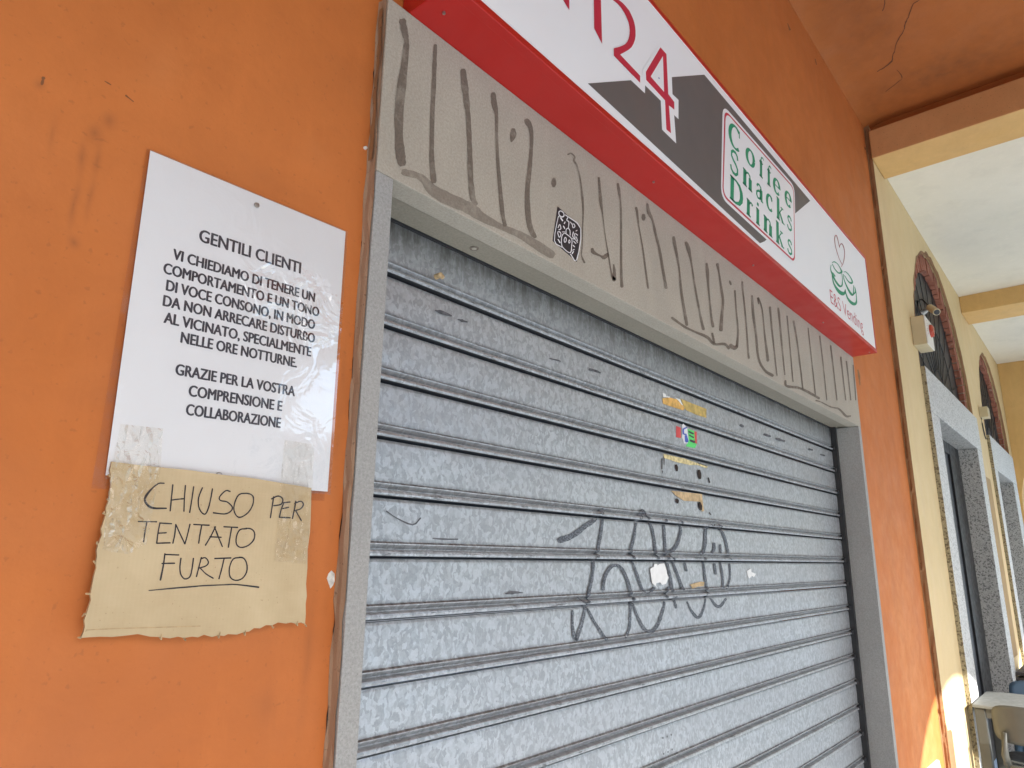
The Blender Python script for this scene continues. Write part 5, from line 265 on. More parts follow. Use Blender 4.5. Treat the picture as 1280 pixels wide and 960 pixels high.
M['sleeve'] = film('clear_plastic_sleeve', .75, gloss=.05, cs=.0, ior=1.55, cap=.22, sc_=19, bd=.022, mask=((-.11, .02, 1.835), (.135, .3, .075)))
M['tape'] = film('clear_adhesive_tape', .6, (.985, .975, .95), .0, 75, .9, haze=.08, ior=1.5, sc_=45)
M['perspex'] = film('clear_backing_plastic', .05, (.90, .87, .86), .0, 10, 0, haze=.10, ior=1.35)
M['tape_yellow'] = plain('yellowed_tape', (.50, .35, .10), .5, var=.3, scale=60)
M['tape_orange'] = plain('faded_orange_tape', (.66, .38, .10), .5, var=.3, scale=60)
M['scrap'] = plain('torn_white_paper', (.78, .78, .76), .8, var=.06, scale=60)
M['residue'] = plain('tan_glue_residue', (.50, .36, .20), .8, var=.3, scale=70)
M['residue_y'] = plain('cream_glue_residue', (.62, .52, .27), .8, var=.35, scale=80)
M['st_red'] = plain('sticker_red', (.60, .06, .06), .5); M['st_green'] = plain('sticker_green', (.10, .62, .15), .5); M['st_blue'] = plain('sticker_blue', (.06, .10, .42), .5)
M['st_black'] = plain('sticker_black', (.022, .022, .028), .4); M['st_white'] = plain('sticker_white', (.72, .72, .74), .5, var=.03)
M['screw'] = plain('steel_screw', (.45, .44, .42), .35, 1)
M['plaster_chip'] = plain('bare_plaster', (.62, .60, .55), .9, var=.35, scale=90, bump=.6)
M['brick'] = None
def brick():
    s = NM('red_brick'); c = s.mix(s.rng(s.noise(7, 4, .7), .3, .7), (.20, .062, .035), (.36, .13, .075)); c = s.mix(s.rng(s.noise(60, 4, .7), .55, .72, 0, .6), c, (.12, .045, .03))
    c = s.mix(s.rng(s.noise(24, 3), .62, .72, 0, .5), c, (.45, .34, .26))
    return s.set(Base_Color=c, Roughness=.9, Normal=s.bump(s.noise(90, 4, .7), .6, .002))
M['brick'] = brick()
M['mortar'] = plain('grey_mortar', (.36, .29, .22), .95, var=.2, scale=30, bump=.4)
s = NM('dusty_dark_glass'); st = s.rng(s.noise(1, 5, .7, s.mp((16, 16, 1.6)), dist=.8), .56, .72, 0, .8)
M['dark_glass'] = s.set(Base_Color=s.mix(st, (.012, .014, .018), (.085, .082, .08)), Roughness=.45)
M['door_dark'] = plain('anthracite_door', (.035, .037, .045), .4, var=.08)
M['door_frame'] = plain('black_door_frame', (.012, .012, .014), .4, var=.08)
M['beige'] = plain('yellowed_beige_plastic', (.52, .44, .28), .5, var=.08)
M['offwhite'] = plain('offwhite_plastic', (.68, .66, .60), .45, var=.04)
M['red_lens'] = plain('red_lens', (.42, .05, .025), .25, var=.1)
M['taupe'] = plain('taupe_plastic', (.045, .044, .037), .5, var=.05, coat=.1)
M['taupe_top'] = plain('taupe_tabletop', (.125, .128, .12), .5, var=.06)
M['blue'] = plain('blue_grey_plastic', (.09, .15, .22), .5, var=.06)
M['dark_wood'] = plain('dark_wood', (.05, .035, .028), .6, var=.25, scale=20)
M['duct'] = plain('ochre_duct_cover', (.36, .225, .085), .7, var=.12, scale=6)
def paving(name, col, col2, sx, sy, mort):
    s = NM(name); b = s.n('ShaderNodeTexBrick'); s.l(s.tc, b.inputs[0]); b.inputs['Scale'].default_value = 1
    b.inputs['Brick Width'].default_value = sx; b.inputs['Row Height'].default_value = sy; b.inputs['Mortar Size'].default_value = .004
    for i, q in (('Color1', col), ('Color2', col2), ('Mortar', mort)): b.inputs[i].default_value = (*q, 1)
    c = s.mix(s.rng(s.noise(3, 5, .65), .4, .7, 0, .5), b.outputs['Color'], tuple(x*.7 for x in col))
    return s.set(Base_Color=c, Roughness=.7, Normal=s.bump(s.noise(80, 3), .2, .001))
M['floor'] = paving('portico_paving', (.48, .54, .59), (.44, .495, .54), .6, .3, (.2, .17, .14))
M['piazza'] = paving('piazza_paving', (.285, .365, .42), (.257, .33, .38), .5, .25, (.15, .14, .12))
M['facade'] = stucco('far_facade', (.48, .45, .40), (.54, .51, .46), speck=.1); M['roof'] = plain('roof_tiles', (.25, .11, .07), .9, var=.25, scale=12)
M['window_dark'] = plain('window_glass', (.03, .035, .04), .15); M['shutter_green'] = plain('green_window_shutter', (.05, .10, .07), .6)
M['street'] = plain('asphalt', (.055, .055, .055), .9, var=.2, scale=30)

# ---------------------------------------------------------------- mesh helpers
def link(name, me, mats, parent=None):
    o = bpy.data.objects.new(name, me); COL.objects.link(o)
    for q in (mats if isinstance(mats, (list, tuple)) else [mats]): me.materials.append(M[q] if isinstance(q, str) else q)
    if parent is not None: o.parent = parent; o.matrix_parent_inverse = Matrix.Identity(4); o.location = -parent.location if parent.parent is None else (0, 0, 0)
    return o
def obj(name, bm, mats, parent=None, smooth=False):
    bmesh.ops.recalc_face_normals(bm, faces=bm.faces)
    me = bpy.data.meshes.new(name); bm.to_mesh(me); bm.free()
    if smooth:
        for p in me.polygons: p.use_smooth = True
    return link(name, me, mats, parent)
def thing(name, label, cat, loc=(0, 0, 0), group=None):
    o = bpy.data.objects.new(name, None); COL.objects.link(o); o.empty_display_size = .05
    o.location = loc; o['label'] = label; o['category'] = cat
    if group: o['group'] = group
    return o
def tag(o, label, cat, group=None):
    o['label'] = label; o['category'] = cat
    if group: o['group'] = group
    return o
def structure(o): o['kind'] = 'structure'; return o
def box(bm, x0, x1, y0, y1, z0, z1, bev=0, mi=0):
    r = bmesh.ops.create_cube(bm, size=1, matrix=Matrix.Translation(((x0+x1)/2, (y0+y1)/2, (z0+z1)/2)) @ Matrix.Diagonal((x1-x0, y1-y0, z1-z0, 1)))
    fs = list({f for v in r['verts'] for f in v.link_faces})
    for f in fs: f.material_index = mi
    if bev: 
        es = list({e for v in r['verts'] for e in v.link_edges}); bmesh.ops.bevel(bm, geom=es, offset=bev, segments=2, affect='EDGES', profile=.5)
    return fs
def BX(*a, **k): bm = bmesh.new(); box(bm, *a, **k); return bm
def tube(bm, pts, rad, seg=10, cap=True):
    pts = [Vector(p) for p in pts]; rs = rad if isinstance(rad, (list, tuple)) else [rad]*len(pts); rings = []
    for i, p in enumerate(pts):
        t = (pts[min(i+1, len(pts)-1)]-pts[max(i-1, 0)]).normalized(); q = t.to_track_quat('Z', 'Y')
        rings.append([bm.verts.new(p+q @ Vector((rs[i]*math.cos(2*math.pi*k/seg), rs[i]*math.sin(2*math.pi*k/seg), 0))) for k in range(seg)])
    for a, b in zip(rings, rings[1:]):
        for k in range(seg): bm.faces.new((a[k], a[(k+1) % seg], b[(k+1) % seg], b[k]))
    if cap: bm.faces.new(rings[0][::-1]); bm.faces.new(rings[-1])
def prism(bm, pts, y0, y1, mi=0, side_mi=None):
    """polygon of (x, z) points given a thickness along y"""
    a = [bm.verts.new((p[0], y0, p[1])) for p in pts]; b = [bm.verts.new((p[0], y1, p[1])) for p in pts]
    f = bm.faces.new(a); f.material_index = mi; f = bm.faces.new(b[::-1]); f.material_index = mi
    n = len(pts)
    for i in range(n):
        f = bm.faces.new((a[i], b[i], b[(i+1) % n], a[(i+1) % n])); f.material_index = mi if side_mi is None else side_mi
def P4(l): return [(p[0]*S4, p[1]*S4) for p in l]
def ribbons(bm, lst, yf, thick=.0004):
    """flat painted strokes lying on a surface; yf is the depth of the surface (number or function of x, z)"""
    g = yf if callable(yf) else (lambda x, z: yf)
    for rb in lst:
        rb = [rb[i:i+4] for i in range(0, len(rb), 4)]
        vs = []
        for a in rb:
            (x0, z0, x1, z1) = [q*S4 for q in a]
            vs.append((bm.verts.new((x0, g(x0, z0), z0)), bm.verts.new((x1, g(x1, z1), z1))))
        for p, q in zip(vs, vs[1:]):
            try: bm.faces.new((p[0], q[0], q[1], p[1]))
            except ValueError: pass
def RB(lst, yf): bm = bmesh.new(); ribbons(bm, lst, yf); return bm
def flat(lists, y, thick=.0003):
    bm = bmesh.new()
    for l in lists: prism(bm, l, y, y+thick)
    return bm
def text_mesh(txt, bold=0.0, spacing=1.0):
    cu = bpy.data.curves.new('t', 'FONT'); cu.body = txt; cu.offset = bold; cu.space_character = spacing; cu.resolution_u = 4
    o = bpy.data.objects.new('t', cu); COL.objects.link(o); bpy.context.view_layer.update()
    dg = bpy.context.evaluated_depsgraph_get(); me = bpy.data.meshes.new_from_object(o.evaluated_get(dg))
    vs = [tuple(v.co) for v in me.vertices]; fs = [tuple(p.vertices) for p in me.polygons]
    bpy.data.objects.remove(o); bpy.data.curves.remove(cu); bpy.data.meshes.remove(me)
    return vs, fs
def set_text(bm, txt, x0, x1, zb, caph, y, tilt=0, bold=.0, spacing=1.0):
    """fit a line of text between x0 and x1 with its baseline at zb"""
    vs, fs = text_mesh(txt, bold, spacing)
    ax = min(v[0] for v in vs); bx = max(v[0] for v in vs)
    cv, _ = text_mesh('E', bold); ch = max(v[1] for v in cv); cb = min(v[1] for v in cv)
    out = []
    for v in vs:
        u = (v[0]-ax)/(bx-ax)*(x1-x0); h = (v[1]-cb)/(ch-cb)*caph
        out.append(bm.verts.new((x0+u-h*tilt, y, zb+h+u*tilt)))
    for f in fs:
        try: bm.faces.new([out[i] for i in f])
        except ValueError: pass

DW, DS, OX, JR, ZL, SZ, XE, YY = .023, .1233, 2.8841, 2.9255, 2.1099, 2.4601, 3.954, -.006
CEIL = 4.335
# ---------------------------------------------------------------- setting
bm = bmesh.new(); box(bm, -900, 900, -900, 900, -1.2, -.16); structure(obj('ground', bm, 'street'))
structure(obj('piazza_paving', BX(-60, 60, -45, -3.95, -.5, -.10), 'piazza'))
structure(obj('portico_floor', BX(-12, 22, -3.949, .5, -.4, -.07), 'floor'))

def arch_pts(cx, half, spring, rise, n=20):
    return [(cx-half*math.cos(math.pi*i/n), spring+rise*math.sin(math.pi*i/n)) for i in range(n+1)]
# street side of the portico: piers and arches
pts = [(-12, -.07)]
for k in range(-3, 5):
    c = 3.36+4*k
    pts += [(c-1.6, -.07)] + arch_pts(c, 1.6, 1.70, 1.6, 28) + [(c+1.6, -.07)]
pts += [(22, -.07), (22, 4.75), (-12, 4.75)]
ar = thing('street_arcade', 'pale plastered arcade of round arches on the street side of the portico', 'arcade', (6, -3.6, 0))
bm = bmesh.new(); prism(bm, pts, -3.85, -3.45); obj('arcade_wall', bm, 'pier', ar)
# orange shop wall with its opening
ow = thing('orange_wall', 'scuffed orange plaster wall around the metal roller shutter', 'wall', (-1, DW, 0))
bm = bmesh.new(); prism(bm, [(-12, -.08), (0, -.08), (0, SZ), (JR, SZ), (JR, -.08), (XE, -.08), (XE, 4.6), (-12, 4.6)], DW, .45)
obj('plaster', bm, 'orange', ow)
bm = bmesh.new(); rnd = random.Random(5)
z = .02; a = []
while z < SZ: 
    wdt = max(.0006, rnd.gauss(.0022, .0014)); a.append((-wdt, z)); z += rnd.uniform(.008, .03)
for (p, q) in zip(a, a[1:]): 
    bm.faces.new([bm.verts.new((p[0]-.0002, DW-.0012, p[1])), bm.verts.new((-.0004, DW-.0012, p[1])), bm.verts.new((-.0004, DW-.0012, q[1])), bm.verts.new((q[0]-.0002, DW-.0012, q[1]))])
obj('joint_crack', bm, 'dark_gap', ow)
bm = bmesh.new(); prism(bm, [(3.03, -.075), (3.79, -.075), (3.80, .44), (3.77, .50), (3.03, .52)], DW-.012, DW+.001); obj('plinth', bm, 'plinth', ow)
bm = bmesh.new(); prism(bm, P4(D['CHIP']), DW-.0008, DW+.001); obj('plaster_chip', bm, 'plaster_chip', ow)
bm = bmesh.new(); nx, nz = [q*S4 for q in D['NAIL']]
tube(bm, [(nx, DW-.004, nz), (nx, DW+.001, nz)], [.0025, .0035], 10); obj('wall_plug', bm, 'plaster_chip', ow)
[obj('nick', RB([q_], DW-.0006), 'nick' if i_ else 'brown_edge', ow) for i_, q_ in enumerate(D['NICKS'])]
# brown broken end of the plaster beside the yellow wall
bm = bmesh.new(); z = 0; rnd = random.Random(9); prof = []
while z < 4.31: prof.append((z, max(-.004, min(.004, rnd.gauss(0, .003))), rnd.gauss(0, .002))); z += rnd.uniform(.015, .05)
prof.append((4.33, 0, 0))
rows = [[bm.verts.new((XE-.0045+b-.004, DW-.0008, z)), bm.verts.new((XE-.004+b, DW-.006, z)), bm.verts.new((XE-.007+c_, .006, z)), bm.verts.new((XE-.003+c_*.3, YY-.0012, z)), bm.verts.new((XE+.006+b*.5, YY-.0007, z))] for z, b, c_ in prof]
for p, q in zip(rows, rows[1:]):
    for i in range(4): bm.faces.new((p[i], p[i+1], q[i+1], q[i]))
yw = thing('yellow_wall', 'pale yellow plaster wall with two arched doorways beyond the orange wall', 'wall', (7, YY, 0))
obj('broken_edge', bm, 'brown_edge', yw)
bm = bmesh.new(); prism(bm, [(XE-.006, -.075), (4.10, -.075), (4.085, .30), (4.09, .585), (4.055, .60), (XE+.03, .605), (XE+.012, .64), (XE-.006, .64)], YY-.0012, YY+.004); obj('bare_patch', bm, 'brown_edge', yw)
A1, H1, SP1 = 5.785, 1.145, 2.80
A2, H2, SP2 = 8.72, 1.0, 2.76
pts = [(XE, -.08), (A1-H1, -.08)]+arch_pts(A1, H1, SP1, 1.19, 36)+[(A1+H1, -.08), (A2-H2, -.08)]+arch_pts(A2, H2, SP2, 1.06, 36)+[(A2+H2, -.08), (10.4, -.08), (10.4, 4.6), (XE, 4.6)]
bm = bmesh.new(); prism(bm, pts, YY, .46); obj('plaster', bm, 'yellow', yw)
def brick_arch(cx, h, spring, rise, n):
    rnd = random.Random(n); bm = bmesh.new()
    for i in range(n):
        t0 = math.pi*(i+.07)/n; t1 = math.pi*(i+.93)/n; dep = rnd.uniform(-.004, .004)
        for (y0, y1, o) in ((.022+rnd.uniform(-.004, .006), .064, 0),):
            vs = []
            for y in (y0, y1):
                for r_, t in ((1.02, t0), (1.02, t1), (.885+dep, t1), (.885+dep, t0)):
                    vs.append(bm.verts.new((cx-h*r_*math.cos(t), y, spring+rise*r_*math.sin(t))))
            for f in ((0, 1, 2, 3), (7, 6, 5, 4), (0, 4, 5, 1), (1, 5, 6, 2), (2, 6, 7, 3), (3, 7, 4, 0)): bm.faces.new([vs[j] for j in f])
    br = obj('brick_arch', bm, 'brick', yw)
    bm = bmesh.new(); n2 = 48; ring = []
    for i in range(n2+1):
        t = math.pi*i/n2
        ring.append([bm.verts.new((cx-h*w_*math.cos(t), y, spring+rise*w_*math.sin(t))) for w_, y in ((.996, .029), (.90, .029), (.896, .0655))])
    for p, q in zip(ring, ring[1:]):
        for j in range(2): bm.faces.new((p[j], p[j+1], q[j+1], q[j]))
    obj('mortar', bm, 'mortar', br)
    # rough bare plaster lip round the brick
    bm = bmesh.new(); ring = []
    for i in range(n2+1):
        t = math.pi*i/n2; e = 1.0+.012+rnd.gauss(0, .006); ring.append([bm.verts.new((cx-h*k*math.cos(t), y, spring+rise*k*math.sin(t))) for k, y in ((.988, YY+.014), (.997, YY-.001), (e, YY-.0012))])
    for p, q in zip(ring, ring[1:]):
        for j in range(2): bm.faces.new((p[j], p[j+1], q[j+1], q[j]))
    obj('plaster_lip', bm, 'brown_edge', br)
    bm = bmesh.new(); prism(bm, arch_pts(cx, h-.005, spring, rise-.005, 30), .066, .09); lu = obj('lunette', bm, 'dark_glass', yw)
    bm = bmesh.new()
    for i in range(1, 12):
        t = math.pi*i/12; tube(bm, [(cx-.22*math.cos(t), .058, spring+.22*math.sin(t)), (cx-(h-.03)*math.cos(t), .058, spring+(rise-.03)*math.sin(t))], .0035, 6)
    for k in (.22, .62): tube(bm, [(cx-k*math.cos(math.pi*i/24), .058, spring+k*math.sin(math.pi*i/24)) for i in range(25)], .0035, 6)
    obj('grille', bm, 'black_metal', lu)
brick_arch(A1, H1, SP1, 1.19, 46); brick_arch(A2, H2, SP2, 1.06, 42)

def doorway(x0, x1, wl, wr, ztop, zopen, label):
    t = thing('granite_doorway', label, 'doorway', ((x0+x1)/2, -.035, 0))
    bm = bmesh.new()
    for f in box(bm, x0, x1, -.035, .126, zopen, ztop, .004): pass
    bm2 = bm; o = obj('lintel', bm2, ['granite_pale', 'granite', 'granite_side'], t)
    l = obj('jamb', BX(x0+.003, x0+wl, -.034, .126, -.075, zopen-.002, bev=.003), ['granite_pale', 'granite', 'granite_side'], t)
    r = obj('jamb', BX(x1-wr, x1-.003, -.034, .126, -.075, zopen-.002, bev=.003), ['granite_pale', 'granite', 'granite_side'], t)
    for q in (o, l, r):
        for p in q.data.polygons:
            c_ = p.center+Vector(q.location)-Vector(q.location)
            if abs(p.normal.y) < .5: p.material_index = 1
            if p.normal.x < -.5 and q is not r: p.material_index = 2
    d = obj('door', BX(x0+wl-.02, x1-wr+.02, .128, .16, .02, zopen-.02), 'door_dark', t)
    bm = bmesh.new()
    for (a, b) in ((x0+wl, x0+wl+.10), (x1-wr-.48, x1-wr-.01)): box(bm, a, b, .112, .127, .02, zopen-.004)
    box(bm, x0+wl+.1005, x1-wr-.4805, .113, .127, zopen-.10, zopen-.005)
    obj('door_frame', bm, 'door_frame', d)
    return t
doorway(4.632, 6.925, .295, .272, 2.792, 2.477, 'first granite doorway under the brick arch carrying the alarm box and camera')
doorway(7.715, 9.72, .23, .40, 2.752, 2.412, 'second, farther granite doorway under a brick arch near the end wall')
# ceilings and beams
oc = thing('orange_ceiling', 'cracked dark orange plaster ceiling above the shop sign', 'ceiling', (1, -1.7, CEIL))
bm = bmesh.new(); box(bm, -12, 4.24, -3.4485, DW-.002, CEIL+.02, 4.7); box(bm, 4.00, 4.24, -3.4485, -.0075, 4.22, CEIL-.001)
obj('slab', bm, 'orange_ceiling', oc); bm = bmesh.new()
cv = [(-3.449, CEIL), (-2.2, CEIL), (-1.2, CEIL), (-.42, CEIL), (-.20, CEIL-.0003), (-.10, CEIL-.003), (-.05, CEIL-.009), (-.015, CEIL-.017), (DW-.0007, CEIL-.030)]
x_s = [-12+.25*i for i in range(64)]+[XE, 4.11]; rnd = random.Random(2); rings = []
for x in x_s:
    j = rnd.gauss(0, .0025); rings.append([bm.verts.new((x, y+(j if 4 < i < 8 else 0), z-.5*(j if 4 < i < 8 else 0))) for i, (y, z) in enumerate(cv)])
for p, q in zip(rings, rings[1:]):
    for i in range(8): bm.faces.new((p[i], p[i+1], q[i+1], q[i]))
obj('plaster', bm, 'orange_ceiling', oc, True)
bm = bmesh.new()
for l in D['CRACKS']:
    vs = [[bm.verts.new((l[i]*S4, l[i+1]*S4, CEIL-.0012)), bm.verts.new((l[i+2]*S4, l[i+3]*S4, CEIL-.0012))] for i in range(0, len(l), 4)]
    for p, q in zip(vs, vs[1:]): bm.faces.new((p[0], p[1], q[1], q[0]))
obj('crack', bm, 'crack', oc)
def beam(x0, x1, z0, mats, label, top=4.7):
    bm = bmesh.new(); box(bm, x0, x1, -3.449, YY-.0008, z0, top, .006)
    for f in bm.faces: f.normal_update(); f.material_index = 1 if f.normal.x < -.6 else 0
    return tag(obj('ceiling_beam', bm, mats), label, 'beam')
bmh = beam(3.925, 4.26, 4.05, ['beam_yellow', 'beam_brown'], 'yellow ceiling beam with a brown orange side next to the orange ceiling', 4.255)
beam(7.25, 7.70, 3.925, ['beam_yellow', 'beam_yellow'], 'all yellow ceiling beam between the two white ceiling bays')
tag(obj('white_ceiling', BX(4.262, 7.248, -3.449, YY-.001, 4.10, 4.6), 'white_ceiling'), 'large white ceiling bay above the alarm box and first arch', 'ceiling')
tag(obj('white_ceiling', BX(7.702, 10.04, -3.449, YY-.001, 4.02, 4.6), 'white_ceiling'), 'farther small white ceiling bay above the second arch', 'ceiling')
# end wall with its archway
bm = bmesh.new(); ya = [(-1.62+1.59*math.cos(math.pi*i/28), 2.15+1.45*math.sin(math.pi*i/28)) for i in range(29)]
pts = [(-.0075, -.075)]+[(-.03, -.075)]+ya+[(-3.21, -.075), (-3.449, -.075), (-3.449, 4.6), (-.0075, 4.6)]
a = [bm.verts.new((10.05, y, z)) for y, z in pts]; b = [bm.verts.new((10.4, y, z)) for y, z in pts]
bm.faces.new(a); bm.faces.new(b[::-1])
for i in range(len(pts)): bm.faces.new((a[i], b[i], b[(i+1) % len(pts)], a[(i+1) % len(pts)]))
tag(obj('end_wall', bm, 'beam_yellow'), 'ochre cross wall with a sunlit archway at the far end of the portico', 'wall')
# far side of the piazza (lights and reflections)
def house(x0, x1, h, y, label):
    t = thing('town_house', label, 'house', ((x0+x1)/2, y, 0))
    obj('wall', BX(x0, x1, y-8, y, -.1, h), 'facade', t); bm = bmesh.new()
    r0 = [bm.verts.new(p) for p in ((x0-.4, y+.5, h), (x1+.4, y+.5, h), (x1+.4, y-8.5, h), (x0-.4, y-8.5, h), (x0-.4, y-4, h+2), (x1+.4, y-4, h+2))]
    for f in ((0, 1, 5, 4), (2, 3, 4, 5), (0, 4, 3), (1, 2, 5), (3, 2, 1, 0)): bm.faces.new([r0[i] for i in f])
    obj('roof', bm, 'roof', t)
    n = int((x1-x0)/3)
    for i in range(n):
        for z in (1, 4.2, 7.2):
            if z+1.8 < h:
                xc = x0+(i+.5)*(x1-x0)/n; wd = obj('window', BX(xc-.5, xc+.5, y, y+.03, z, z+1.7), 'window_dark', t)
                obj('shutter', BX(xc-.98, xc-.52, y, y+.06, z-.02, z+1.72), 'shutter_green', wd); obj('shutter', BX(xc+.52, xc+.98, y, y+.06, z-.02, z+1.72), 'shutter_green', wd)
house(-26, -6, 9, -46, 'pale three storey house across the piazza on the left'); house(-5.5, 18, 8, -46, 'pale house straight across the piazza'); house(18.5, 44, 10, -46, 'tallest pale house across the piazza on the right')

# ---------------------------------------------------------------- stone surround of the shutter
su = thing('stone_surround', 'grey stone door surround framing the roller shutter, its lintel streaked with brown drips', 'door surround', (1.46, 0, 0))
bm = bmesh.new(); box(bm, 0, JR, 0, .05, ZL, SZ, .0015); li = obj('lintel', bm, 'stone', su)
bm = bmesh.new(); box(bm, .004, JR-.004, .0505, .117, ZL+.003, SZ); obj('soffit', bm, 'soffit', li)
sx_, sz_ = 0, 0
bm = bmesh.new()
for (x, y) in ((.327, .086),):
    tube(bm, [(x, y, ZL+.0035), (x, y, ZL+.0015)], [.010, .010], 16); 
obj('bolt_head', bm, 'drip', li)
bm = bmesh.new(); tube(bm, [(.327, .086, ZL+.0016), (.327, .086, ZL+.0008)], [.0055, .0055], 12); obj('bolt_socket', bm, 'stone', li)
obj('paint_drips', RB(D['DRIPS'][:7]+D['DRIPS'][8:], -.0009), 'drip', li); obj('bottom_stain', RB(D['DRIPS'][7:8], -.0005), 'drip_faint', li)
bm = bmesh.new(); prism(bm, P4(D['STICK']), -.0014, -.0002); stk = obj('doodle_sticker', bm, 'st_black', li); stk['label'] = 'black and white doodle sticker'
obj('doodle', RB(D['DOOD'], -.0018), 'st_white', li)
obj('jamb', BX(0.0005, .0368, .0005, .105, -.075, ZL-.0008, bev=.0012), 'stone_jamb', su)
obj('jamb', BX(OX, JR-.0005, .0005, .20, -.075, ZL-.0008, bev=.0012), 'stone_jamb', su)
# mortar smeared on the left side of the surround
bm = bmesh.new(); z = 0; rnd = random.Random(12); rows = []
while z < SZ-.002:
    j = rnd.gauss(0, .0014); rows.append((z, j, rnd.gauss(0, .0012))); z += rnd.uniform(.012, .05)
rows.append((SZ-.001, 0, 0))
vv = [[bm.verts.new((-.0012, .0035+max(-.002, a_), z)), bm.verts.new((-.0028+b_, .010, z)), bm.verts.new((-.0030+b_, .018, z)), bm.verts.new((-.0042+a_, DW-.0004, z))] for z, a_, b_ in rows]
for p, q in zip(vv, vv[1:]):
    for i in range(3): bm.faces.new((p[i], p[i+1], q[i+1], q[i]))
obj('mortar_edge', bm, 'grey_brown', su)
bm = bmesh.new(); z = ZL+.02; rows = []
while z < SZ-.005: rows.append((z, rnd.uniform(.004, .009), rnd.uniform(.012, .02))); z += rnd.uniform(.01, .03)
vv = [[bm.verts.new((-.0060, y0, z)), bm.verts.new((-.0064, y1, z))] for z, y0, y1 in rows]
for p, q in zip(vv, vv[1:]): bm.faces.new((p[0], p[1], q[1], q[0]))
obj('broken_edge', bm, 'brown_edge', su)

# ---------------------------------------------------------------- roller shutter
PITCH = .1043; Z1 = 1.9967
PROF = [(0, .006), (.0012, .0022), (.006, .0004), (.012, 0), (.045, -.0004), (.0755, 0), (.0768, -.0022), (.0785, -.0036), (.0800, -.0032), (.0872, .0050), (.0890, .0050), (.0902, -.0050), (.0922, -.0082), (.0960, -.0092), (.0988, -.0086), (.1002, -.0060), (.1006, .012), (.1042, .016)]
def shutter_y(x, z):
    t = (Z1+PITCH-z) % PITCH
    for (t0, y0), (t1, y1) in zip(PROF, PROF[1:]):
        if t <= t1: return DS+y0+(y1-y0)*(t-t0)/(t1-t0)
    return DS+.004
rs = thing('roller_shutter', 'closed galvanised steel roller shutter tagged with black graffiti', 'roller shutter', (1.45, DS, 0))
bm = bmesh.new(); rnd = random.Random(4)
x_s = [.02+i*(2.866-.02)/24 for i in range(25)]
k = -1; prev = None
gap_rows = []
for k in range(-1, 20):
    ztop = Z1-(k-0)*PITCH+0; j = rnd.gauss(0, .0006)
    rows = [[bm.verts.new((x, DS+y+j+.0006*math.sin(x*3.1+k), ztop-t)) for x in x_s] for t, y in PROF if ztop-t > -.07]
    if k == -1: rows = [[bm.verts.new((x, DS+.003, ZL+.02)) for x in x_s]]+rows[2:]
    for n_, (p, q) in enumerate(zip(rows, rows[1:])):
        for i in range(len(x_s)-1):
            f = bm.faces.new((p[i], p[i+1], q[i+1], q[i])); f.material_index = 1 if (q[i].co.y > DS+.0105 and k > -2) else 0  # joint faces coloured black, painting shade into the gap between slats
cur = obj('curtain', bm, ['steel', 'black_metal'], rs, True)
me = cur.data
for p in me.polygons: p.use_smooth = False
gl = obj('guide_rail', BX(OX-.022, OX-.0005, .100, .19, -.07, ZL+.002), 'black_metal', rs); gl2 = obj('guide_rail', BX(.037, .046, .106, .19, -.07, ZL+.002), 'black_metal', rs)
for k in range(0, 19): z = Z1-k*PITCH; obj('end_clip', BX(OX-.040, OX-.0215, .1095, .122, z+.004, z+.022, bev=.002), 'black_metal', rs)
obj('head_gap_shade', BX(.04, OX, .1185, .20, ZL-.001, ZL+.05), 'black_metal', rs)  # black block standing in for the shade of the slot above the curtain
YS = lambda o: (lambda x, z: shutter_y(x, z)-o)
obj('graffiti', RB(D['GRAF'], YS(.0016)), 'spray', rs)
[obj('scuff', RB([q_], YS(.0014)), 'smudge', rs) for q_ in D['SMUDGE']]
def stick(name, lists, mat, lay=1, par=rs): return obj(name, flat([P4(q) for q in lists], DS-.0012-.0004*lay), mat, par)
stick('tape_scrap', [D['TAPEO']], 'tape_yellow'); stick('tape_scrap', [D['TAPEY']], 'tape_orange', 2); [stick('paper_scrap', [q_], 'scrap', 3) for q_ in D['TAPEW']]
q = stick('sticker', [D['STKG']], 'st_green', 1); q['label'] = 'small torn red, white and green sticker'
[stick('red_piece', [q_], 'st_red', 2, q) for q_ in D['STKR']]; stick('white_piece', [D['STKW']], 'st_white', 3, q)
obj('blue_face', RB(D['STKB'], DS-.0032), 'st_blue', q); obj('print', RB(D['STKD'], DS-.0022), 'st_black', q)
stick('glue_residue', [D['RES1']], 'residue_y'); stick('glue_residue', [D['RES2']], 'residue'); stick('glue_residue', [D['SMEAR']], 'residue')
[obj('screw_hole', RB([q_], DS-.0024), 'dark_gap', rs) for q_ in D['HOLES']]; [obj('scratch', RB([q_], DS-.0022), 'dark_gap', rs) for q_ in D['RLINES']]
stick('torn_paper', [D['SCRAP'][0]], 'scrap', 3); stick('torn_paper', [D['SCRAP'][1]], 'scrap', 1)
px, pz = [v*S4 for v in D['PIN']]
bm = bmesh.new(); tube(bm, [(px, DS-.008, pz+.006), (px, DS-.022, pz+.006), (px+.004, DS-.026, pz)], [.006, .006, .004], 10); obj('rivet', bm, 'residue', rs)

